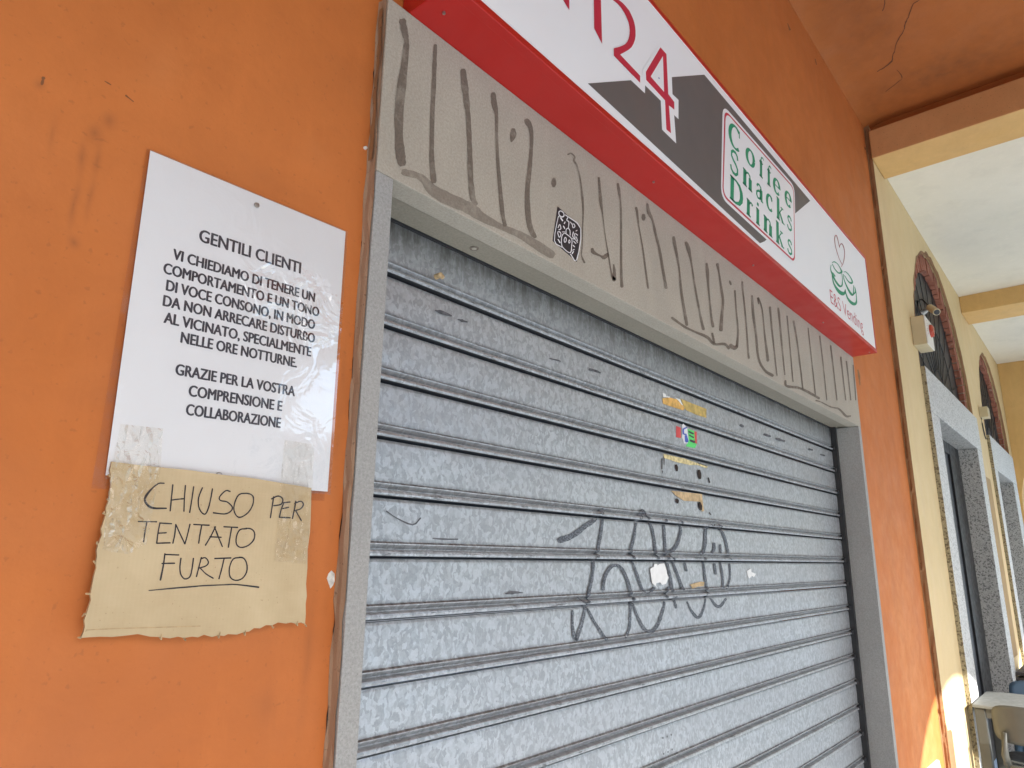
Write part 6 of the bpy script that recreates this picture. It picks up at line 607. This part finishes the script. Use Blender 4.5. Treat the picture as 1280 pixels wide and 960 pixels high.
# ---------------------------------------------------------------- shop sign
sg = thing('shop_sign', 'long red and white box sign for coffee, snacks and drinks above the shutter', 'shop sign', (1.48, -.05, SZ))
SD = -.1095
bm = bmesh.new(); box(bm, .05, 2.92, SD+.006, DW-.001, SZ+.0006, 2.96, .002); hs = obj('housing', bm, 'red', sg)
bm = bmesh.new(); fx0, fx1, fz0, fz1 = .05, 2.92, SZ+.0004, 2.962      # red lipped frame round the face
for (a, b, c_, d_) in ((fx0, fx1, fz0, fz0+.017), (fx0, fx1, fz1-.017, fz1), (fx0, fx0+.017, fz0+.0172, fz1-.0172), (fx1-.017, fx1, fz0+.0172, fz1-.0172)): box(bm, a, b, SD-.0015, SD+.022, c_, d_, .0018)
obj('frame', bm, 'red', sg)
bm = bmesh.new()
for x, y in ((.86, -.055), (1.55, -.05), (2.3, -.05), (2.88, -.085), (.09, -.05)): tube(bm, [(x, y, SZ+.001), (x, y, SZ-.003)], [.0035, .003], 8)
obj('screw', bm, 'screw', hs)
fc = obj('face_panel', BX(fx0+.012, fx1-.012, SD, SD+.004, fz0+.012, fz1-.012), 'sign_white', sg)
def lay(n): return SD-.0002-.0004*n
obj('chevron', flat([P4(D['GREY'])], lay(1)), 'sign_grey', fc)
obj('digit_outline', flat([P4(D['WOUT'][1])], lay(2)), 'sign_white2', fc); obj('digit_outline', flat([P4(D['WOUT'][0])], lay(1.5)), 'sign_white2', fc)
T = .93
l1 = P4(D['LEG1']); l2 = P4(D['LEG2'])
bm = bmesh.new()
prism(bm, [(.373, 2.915), (.404, 2.915), (.4033, 2.653), (.3727, 2.6506+.017)], lay(3), lay(3)+.0003)
prism(bm, [(.5025, 2.915), (.531, 2.915), (.5337, 2.6512), (.5025, 2.672)], lay(3), lay(3)+.0003)
prism(bm, [(.4045, 2.80), (.5020, 2.80), (.5020, 2.772), (.4045, 2.772)], lay(3), lay(3)+.0003)
two = P4(D['TWO'])
# close the head of the 2 above the part the photo shows
i0 = two[0]; i1 = two[-1]
top = [(i1[0]-.012, i1[1]+.030), (i1[0]-.035, i1[1]+.045), (i1[0]-.060, i1[1]+.040), (i1[0]-.070, i1[1]+.015), (i1[0]-.050, i1[1]+.012), (i0[0]-.018, i0[1]+.018)]
prism(bm, two+top, lay(3), lay(3)+.0003)
f4 = P4(D['FOUR']); fh = P4(D['FOURH'])
prism(bm, f4, lay(3), lay(3)+.0003)
obj('digits', bm, 'sign_red', fc)
obj('digit_counter', flat([fh], lay(4)), 'sign_white2', fc)
def rounded(poly, r, n=6):
    out = []; N = len(poly)
    for i in range(N):
        p = Vector(poly[i]); a = (Vector(poly[i-1])-p).normalized(); b = (Vector(poly[(i+1) % N])-p).normalized()
        p0 = p+a*r; p1 = p+b*r
        for k in range(n+1): t = k/n; out.append(tuple(p0*(1-t)**2+p*2*t*(1-t)+p1*t*t))
    return out
def inset(poly, d):
    c_ = Vector((sum(p[0] for p in poly)/4, sum(p[1] for p in poly)/4)); return [(p[0]+(d if p[0] < c_.x else -d), p[1]+(d if p[1] < c_.y else -d)) for p in poly]
bx_ = [(1.2300, 2.882), (1.8830, 2.888), (1.8120, 2.527), (1.1665, 2.527)]
obj('text_box', flat([rounded(bx_, .045)], lay(3)), 'sign_white2', fc)
obj('box_outline', flat([rounded(inset(bx_, .011), .038)], lay(4)), 'sign_red', fc)
obj('box_ground', flat([rounded(inset(bx_, .0185), .034)], lay(5)), 'sign_white2', fc)
# serif letters drawn with a broad nib
TH, TN = .22, .085
def nib(pts, wf=None, n=None):
    out = []
    for i, p in enumerate(pts):
        a = pts[max(i-1, 0)]; b = pts[min(i+1, len(pts)-1)]; d = Vector((b[0]-a[0], b[1]-a[1])).normalized()
        out.append((p[0], p[1], wf if wf else TN+(TH-TN)*abs(d.y)**1.5))
    return out
def arc(cx, cy, rx, ry, a0, a1, n=18): return [(cx+rx*math.cos(R(a0+(a1-a0)*i/n)), cy+ry*math.sin(R(a0+(a1-a0)*i/n))) for i in range(n+1)]
def bar(x0, x1, y, w_=.07): return [(x0, y, w_), (x1, y, w_)]
def stem(x, y0, y1, w_=TH): return [(x, y0, w_), (x, y1, w_)]
XH = .70
GL = {
 'C': [nib(arc(.46, .5, .40, .48, 48, 312)), [(.76, .96, .05), (.76, .66, .07)], ],
 'o': [nib(arc(.36, XH/2, .30, XH/2-.02, 0, 360, 28))],
 'e': [nib(arc(.36, XH/2, .29, XH/2-.02, 0, 318, 26)), bar(.08, .64, XH*.53, .05)],
 'c': [nib(arc(.36, XH/2, .29, XH/2-.02, 45, 315, 22)), [(.54, XH*.80, .13), (.60, XH*.74, .13)]],
 'f': [stem(.22, 0, .78), nib([(.22, .76), (.24, .88), (.32, .96), (.42, .95), (.48, .90)], .075), bar(.05, .42, XH-.03), bar(.06, .40, .027)],
 'S': [nib([(.60, .72), (.56, .88), (.42, .965), (.24, .95), (.11, .84), (.12, .68), (.26, .57), (.46, .47), (.60, .34), (.60, .16), (.46, .045), (.26, .04), (.11, .13), (.06, .28)], .12)],
 's': [nib([(.46, .52), (.42, .62), (.30, .67), (.16, .64), (.10, .54), (.16, .44), (.32, .36), (.46, .27), (.46, .13), (.34, .04), (.18, .04), (.08, .12), (.05, .20)], .105)],
 'n': [stem(.17, 0, XH), nib([(.20, .50), (.30, .63), (.42, .67), (.53, .61), (.57, .46)], .085), stem(.57, 0, .50), bar(.03, .33, .027), bar(.43, .72, .027), bar(.03, .18, XH-.027)],
 'a': [nib([(.12, .52), (.18, .63), (.30, .67), (.42, .62), (.46, .50)], .09), stem(.46, .05, .52), nib([(.44, .40), (.26, .38), (.12, .28), (.10, .14), (.20, .04), (.33, .06), (.44, .17)], .09), bar(.44, .62, .03)],
 'k': [stem(.17, 0, 1), bar(.03, .32, .027), bar(.03, .18, .973), [(.20, .27, .05), (.52, .64, .06)], [(.30, .40, .12), (.58, .03, .15)], bar(.48, .74, .027), bar(.40, .64, XH-.027)],
 'D': [stem(.17, 0, 1), nib([(.17, .965), (.42, .965), (.64, .88), (.77, .68), (.79, .50), (.77, .32), (.64, .12), (.42, .035), (.17, .035)]), bar(.02, .30, .027), bar(.02, .30, .973)],
 'r': [stem(.17, 0, XH), nib([(.20, .46), (.28, .60), (.38, .66), (.46, .62)], .08), [(.44, .62, .13), (.50, .58, .13)], bar(.03, .36, .027), bar(.03, .18, XH-.027)],
 'i': [stem(.17, 0, XH), bar(.03, .33, .027), bar(.03, .18, XH-.027), [(.17, .82, .15), (.17, .96, .15)]],
}
def glyph(bm, ch, xc, zb, cap, width, y, shear):
    gw = {'C': .86, 'o': .72, 'e': .72, 'c': .70, 'f': .50, 'S': .70, 's': .55, 'n': .74, 'a': .64, 'k': .76, 'D': .88, 'r': .56, 'i': .34}[ch]
    for st in GL[ch]:
        L = []
        for i, p in enumerate(st):
            a = st[max(i-1, 0)]; b = st[min(i+1, len(st)-1)]; d = Vector((b[0]-a[0], b[1]-a[1])).normalized(); nn = Vector((-d.y, d.x))*p[2]/2
            pr_ = []
            for sgn in (1, -1):
                u = (p[0]+nn.x*sgn)/gw*width; h = (p[1]+nn.y*sgn)*cap
                pr_.append(bm.verts.new((xc-width/2+u+h*shear, y, zb+h)))
            L.append(pr_)
        for p, q in zip(L, L[1:]): bm.faces.new((p[0], q[0], q[1], p[1]))
bm = bmesh.new()
for word, zb, cap, items in (("Coffee", 2.760, .088, ((1.308, .080), (1.434, .064), (1.529, .040), (1.600, .040), (1.674, .060), (1.790, .060))),
    ("Snacks", 2.658, .088, ((1.288, .060), (1.392, .074), (1.492, .062), (1.585, .056), (1.688, .074), (1.779, .048))),
    ("Drinks", 2.555, .085, ((1.286, .090), (1.392, .052), (1.459, .032), (1.548, .076), (1.660, .074), (1.757, .048)))):
    for ch, (xc, wd) in zip(word, items): glyph(bm, ch, xc-.008, zb-.002, cap+.004, wd*1.12, lay(6), .19)
obj('lettering', bm, 'sign_green', fc)
obj('heart', RB(D['HEART'], lay(1)), 'sign_darkred', fc); obj('cups', RB(D['CUPS'], lay(1)), 'sign_green', fc)
bm = bmesh.new(); set_text(bm, "E&S Vending", 2.218, 2.700, 2.509, .060, lay(1), .002, -.012); obj('lettering', bm, 'sign_red', fc)
bm = bmesh.new(); ddx, ddz = [v*S4 for v in D['DOT']]; tube(bm, [(ddx, lay(5), ddz), (ddx, lay(3), ddz)], .0025, 8); obj('screw', bm, 'st_blue', fc)

# ---------------------------------------------------------------- printed notice in its plastic sleeve
PY = DW-.0045
nc = thing('printed_notice', 'white printed notice in a glossy plastic sleeve screwed to the orange wall', 'notice', (-.19, DW, 1.78))
pp = P4(D['PAPER'])
def quad_grid(bm, q, y, n=14, amp=0, seed=0, thick=None):
    rnd = random.Random(seed); ph = [rnd.uniform(0, 6) for _ in range(6)]; g = []
    for i in range(n+1):
        r_ = []
        for j in range(n+1):
            u, v = i/n, j/n
            a = Vector(q[0]).lerp(Vector(q[1]), u); b = Vector(q[3]).lerp(Vector(q[2]), u); p = a.lerp(b, v)
            yy = y-amp*(.5+.25*math.sin(u*5+ph[0])+.25*math.sin(v*7+ph[1]+u*3))
            r_.append(bm.verts.new((p.x, yy, p.y)))
        g.append(r_)
    for i in range(n):
        for j in range(n): bm.faces.new((g[i][j], g[i+1][j], g[i+1][j+1], g[i][j+1]))
bm = bmesh.new(); prism(bm, pp, PY, PY+.0006); obj('paper', bm, 'paper', nc)
bm = bmesh.new()
for txt, a, b in D['LINES']:
    x0, z0, x1, z1 = a[0]*S4, a[1]*S4, b[0]*S4, b[1]*S4; ch = .0172 if txt.startswith('GENT') else .0140; tl = (z1-z0)/(x1-x0)
    for k_, (e_, g_) in enumerate(((-.0007, 0), (-.00035, .0003), (0, -.0003), (.00035, .0003), (.0007, 0))): set_text(bm, txt, x0+.0006+e_, x1-.0006+e_, z0-ch/2+g_, ch, PY-.0003-.00004*k_, tl, .0)
obj('print', bm, 'ink', nc)
bk = [(pp[0][0]-.004, pp[0][1]+.002), (pp[1][0]+.001, pp[1][1]+.001), (pp[2][0]-.003, pp[2][1]-.014), (pp[3][0]-.012, pp[3][1]-.016)]
bm = bmesh.new(); bm.faces.new([bm.verts.new((x, DW-.0025, z)) for x, z in bk]); obj('backing_sheet', bm, 'perspex', nc)
bm = bmesh.new(); sv = [(pp[0][0]-.001, pp[0][1]+.001), (pp[1][0]+.003, pp[1][1]+.001), (pp[2][0]+.004, pp[2][1]-.004), (pp[3][0]-.001, pp[3][1]-.004)]
quad_grid(bm, sv, PY-.0010, 24, .0016, 3); obj('plastic_sleeve', bm, 'sleeve', nc, True)
bm = bmesh.new()
for (x, z) in P4(D['SCREWS']): tube(bm, [(x, PY-.0018, z), (x, PY-.0034, z), (x, PY-.0036, z)], [.0042, .0038, .0008], 12)
obj('screw', bm, 'screw', nc)
# ---------------------------------------------------------------- cardboard sign
CY = DW-.009
cb = thing('cardboard_sign', 'torn brown cardboard sign handwritten in black marker under the white notice', 'cardboard sign', (-.2, DW, 1.48))
bm = bmesh.new(); prism(bm, P4(D['CARD']), CY, CY+.0038, 0, 1); obj('card', bm, ['cardboard', 'cardboard_edge'], cb)
obj('handwriting', RB(D['HAND'], CY-.0004), 'marker', cb); obj('fold_line', RB([D['FOLD']], CY-.0003), 'cardboard_edge', cb)
bm = bmesh.new(); rnd = random.Random(8); cp = P4(D['CARD'])
for i in (46, 50, 53, 57, 60, 64, 66, 69, 16, 18, 22, 27, 31, 36, 39):
    if i < len(cp):
        x, z = cp[i]; sx2 = -1 if i > 44 else .3; dz = -1 if 14 < i < 45 else .2
        tube(bm, [(x, CY+.001, z), (x+sx2*rnd.uniform(.002, .006), CY-.001, z+dz*rnd.uniform(.001, .004)), (x+sx2*rnd.uniform(.001, .005), CY-.003, z+rnd.uniform(-.004, .004))], [.0012, .0011, .0005], 5)
obj('frayed_edge', bm, 'cardboard_edge', cb)
for key, sd_ in (('TAPEL', 1), ('TAPER', 2)):
    bm = bmesh.new(); bm.faces.new([bm.verts.new((x, CY-.0016, z)) for x, z in P4(D[key])]); obj('tape_strip', bm, 'tape', cb)

for ch in cb.children:
    for v in ch.data.vertices: v.co.y -= .07*(1.585-v.co.z)
# ---------------------------------------------------------------- alarm box, camera, junction box, duct
al = thing('alarm_box', 'beige alarm siren box with a red lens on the yellow wall', 'alarm box', (4.6, YY, 2.91))
obj('case', BX(4.492, 4.722, YY-.080, YY-.001, 2.905, 3.108, bev=.004), 'beige', al)
obj('cover', BX(4.493, 4.721, YY-.088, YY-.0805, 2.906, 3.107, bev=.003), 'offwhite', al)
bm = bmesh.new(); tube(bm, [(4.64, YY-.088, 3.03), (4.64, YY-.104, 3.03), (4.64, YY-.110, 3.03)], [.046, .043, .028], 24); obj('red_lens', bm, 'red_lens', al)
bm = bmesh.new()
for i in range(6): box(bm, 4.538+.010*(i % 2), 4.545+.010*(i % 2), YY-.0886, YY-.0880, 3.075-.018*i, 3.083-.018*i)
obj('red_marks', bm, 'red_lens', al)
CAMP = [(5.419, 0.03, 3.435), (5.194, -0.02, 3.371), (4.818, -0.1, 3.24), (4.679, -0.17, 3.137)]
cc = thing('security_camera', 'small beige security camera on a white bracket before the brick arch', 'security camera', CAMP[0])
bm = bmesh.new(); a_, b_, c_, d_ = [Vector(p) for p in CAMP]
tube(bm, [a_+Vector((0, .03, -.02)), a_, b_, c_], [.022, .020, .012, .014], 10); obj('bracket', bm, 'offwhite', cc, True)
ax = (d_-c_).normalized(); d_ = c_+(d_-c_)*.45; c_ = c_-ax*.01; bm = bmesh.new(); tube(bm, [c_-ax*.045, c_-ax*.04, d_, d_+ax*.004], [.021, .025, .025, .024], 20); obj('body', bm, 'beige', cc)
bm = bmesh.new(); tube(bm, [d_+ax*.0045, d_+ax*.008], [.019, .018], 16); obj('lens', bm, 'door_frame', cc)
bm = bmesh.new(); tube(bm, [c_-ax*.05, c_-ax*.10+Vector((0, .02, .05)), a_+Vector((-.03, .02, .09)), a_+Vector((-.10, .03, .05)), a_+Vector((-.12, .04, -.05)), a_+Vector((-.10, .05, -.12))], .006, 6); obj('cable', bm, 'black_metal', cc, True)
jb = thing('junction_box', 'small pale junction box with a dangling cable between the two arches', 'junction box', (7.48, YY, 2.9))
obj('case', BX(7.42, 7.56, YY-.075, YY-.001, 2.885, 2.99, bev=.004), 'beige', jb)
bm = bmesh.new(); tube(bm, [(7.44, YY-.01, 2.885), (7.43, YY-.012, 2.82), (7.45, YY-.012, 2.77), (7.49, YY-.012, 2.71), (7.52, YY-.015, 2.68)], .006, 6); obj('cable', bm, 'dark_wood', jb, True)
tag(obj('duct_cover', BX(6.935, 7.27, -.030, YY-.0005, .70, 2.26, bev=.004), 'duct'), 'tall narrow ochre duct cover between the two granite doorways', 'duct cover')
pl = thing('wooden_planter', 'dark wooden box standing against the wall behind the table', 'planter', (7.1, -.2, 0))
bm = bmesh.new()
for i in range(5): box(bm, 6.86, 7.40, -.36, -.045, .0+.125*i-.06, .12+.125*i-.06, .004)
obj('planks', bm, 'dark_wood', pl)
obj('rim', BX(6.84, 7.42, -.38, -.04, .580, .602, bev=.004), 'dark_wood', pl)

# ---------------------------------------------------------------- table and chairs
tb = thing('cafe_table', 'taupe square outdoor table in front of the first granite doorway', 'table', (4.86, -.38, -.07))
FX = .445; FY = .070; FZ = -.07
obj('tabletop', BX(4.085+FX, 4.70+FX, -.735+FY, -.12+FY, .722+FZ, .74+FZ, bev=.004), 'taupe_top', tb)
bm = bmesh.new()
for (a, b, c_, d_) in ((4.145, 4.64, -.150, -.128), (4.145, 4.64, -.727, -.705), (4.095, 4.115, -.67, -.185), (4.67, 4.69, -.67, -.185)): box(bm, a+FX, b+FX, c_+FY, d_+FY, .672+FZ, .7215+FZ)
obj('apron', bm, 'taupe', tb)
for (x, y) in ((4.092, -.183), (4.638, -.183), (4.092, -.727), (4.638, -.727)): obj('leg', BX(x+FX, x+FX+.055, y+FY, y+FY+.055, FZ, .7215+FZ, bev=.006), 'taupe', tb)
def sheet(bm, f, nu, nv, th):
    """thickened sheet from a function (u, v in -1..1) -> (point, normal)"""
    A_ = []; B_ = []
    for i in range(nu+1):
        ra, rb = [], []
        for j in range(nv+1):
            p, n = f(-1+2*i/nu, -1+2*j/nv); ra.append(bm.verts.new(p)); rb.append(bm.verts.new(p+n*th))
        A_.append(ra); B_.append(rb)
    for i in range(nu):
        for j in range(nv): bm.faces.new((A_[i][j], A_[i+1][j], A_[i+1][j+1], A_[i][j+1])); bm.faces.new((B_[i][j], B_[i][j+1], B_[i+1][j+1], B_[i+1][j]))
    for i in range(nu):
        bm.faces.new((A_[i][0], B_[i][0], B_[i+1][0], A_[i+1][0])); bm.faces.new((A_[i][nv], A_[i+1][nv], B_[i+1][nv], B_[i][nv]))
    for j in range(nv):
        bm.faces.new((A_[0][j], A_[0][j+1], B_[0][j+1], B_[0][j])); bm.faces.new((A_[nu][j], B_[nu][j], B_[nu][j+1], A_[nu][j+1]))
def squircle(u, v, k=.30):
    """square grid to a square with rounded corners"""
    r = max(abs(u), abs(v)); 
    if r < 1e-6: return 0, 0
    a = math.atan2(v, u); e = 5.5
    m_ = (abs(math.cos(a))**e+abs(math.sin(a))**e)**(-1/e); return r*m_*math.cos(a), r*m_*math.sin(a)
def chair(loc, rot, mat, label, group=None):
    """moulded chair facing local +x"""
    t = thing('cafe_chair', label, 'chair', loc, group); 
    def back(u, v):
        s_, q_ = squircle(u, v); return Vector((-.215-.035*(q_+1)/2-.03*(1-s_*s_)+.03, s_*.235, .665+q_*.105)), Vector((1, 0, 0))
    def seat(u, v):
        s_, q_ = squircle(u, v); return Vector((s_*.215, q_*.225, .448-.012*(1-q_*q_)*(1-s_*s_))), Vector((0, 0, -1))
    mw = Matrix.Rotation(rot, 4, 'Z')
    def put(name, bm, smooth=True):
        o = bpy.data.objects.new(name, None); 
        bmesh.ops.transform(bm, matrix=mw, verts=bm.verts); bmesh.ops.recalc_face_normals(bm, faces=bm.faces)
        me = bpy.data.meshes.new(name); bm.to_mesh(me); bm.free()
        for p in me.polygons: p.use_smooth = smooth
        o = bpy.data.objects.new(name, me); COL.objects.link(o); me.materials.append(M[mat]); o.parent = t
    bm = bmesh.new(); sheet(bm, back, 14, 12, .010); put('backrest', bm)
    bm = bmesh.new(); sheet(bm, seat, 12, 12, .012); put('seat', bm)
    for sx2 in (-1, 1):
        for sy in (-1, 1):
            bm = bmesh.new(); tube(bm, [(sx2*.175, sy*.185, .437), (sx2*.215, sy*.215, 0)], [.021, .014], 8); put('leg', bm)
    for sy in (-1, 1):
        bm = bmesh.new(); tube(bm, [(-.18, sy*.19, .437), (-.222, sy*.195, .50), (-.226, sy*.185, .62)], [.020, .019, .014], 8); put('back_post', bm)
chair((4.68, -.385, -.07), 0, 'taupe', 'taupe moulded chair with its rounded back to us before the table')
chair((5.36, -.36, -.07), math.pi, 'blue', 'blue grey chair on the far side of the taupe table')
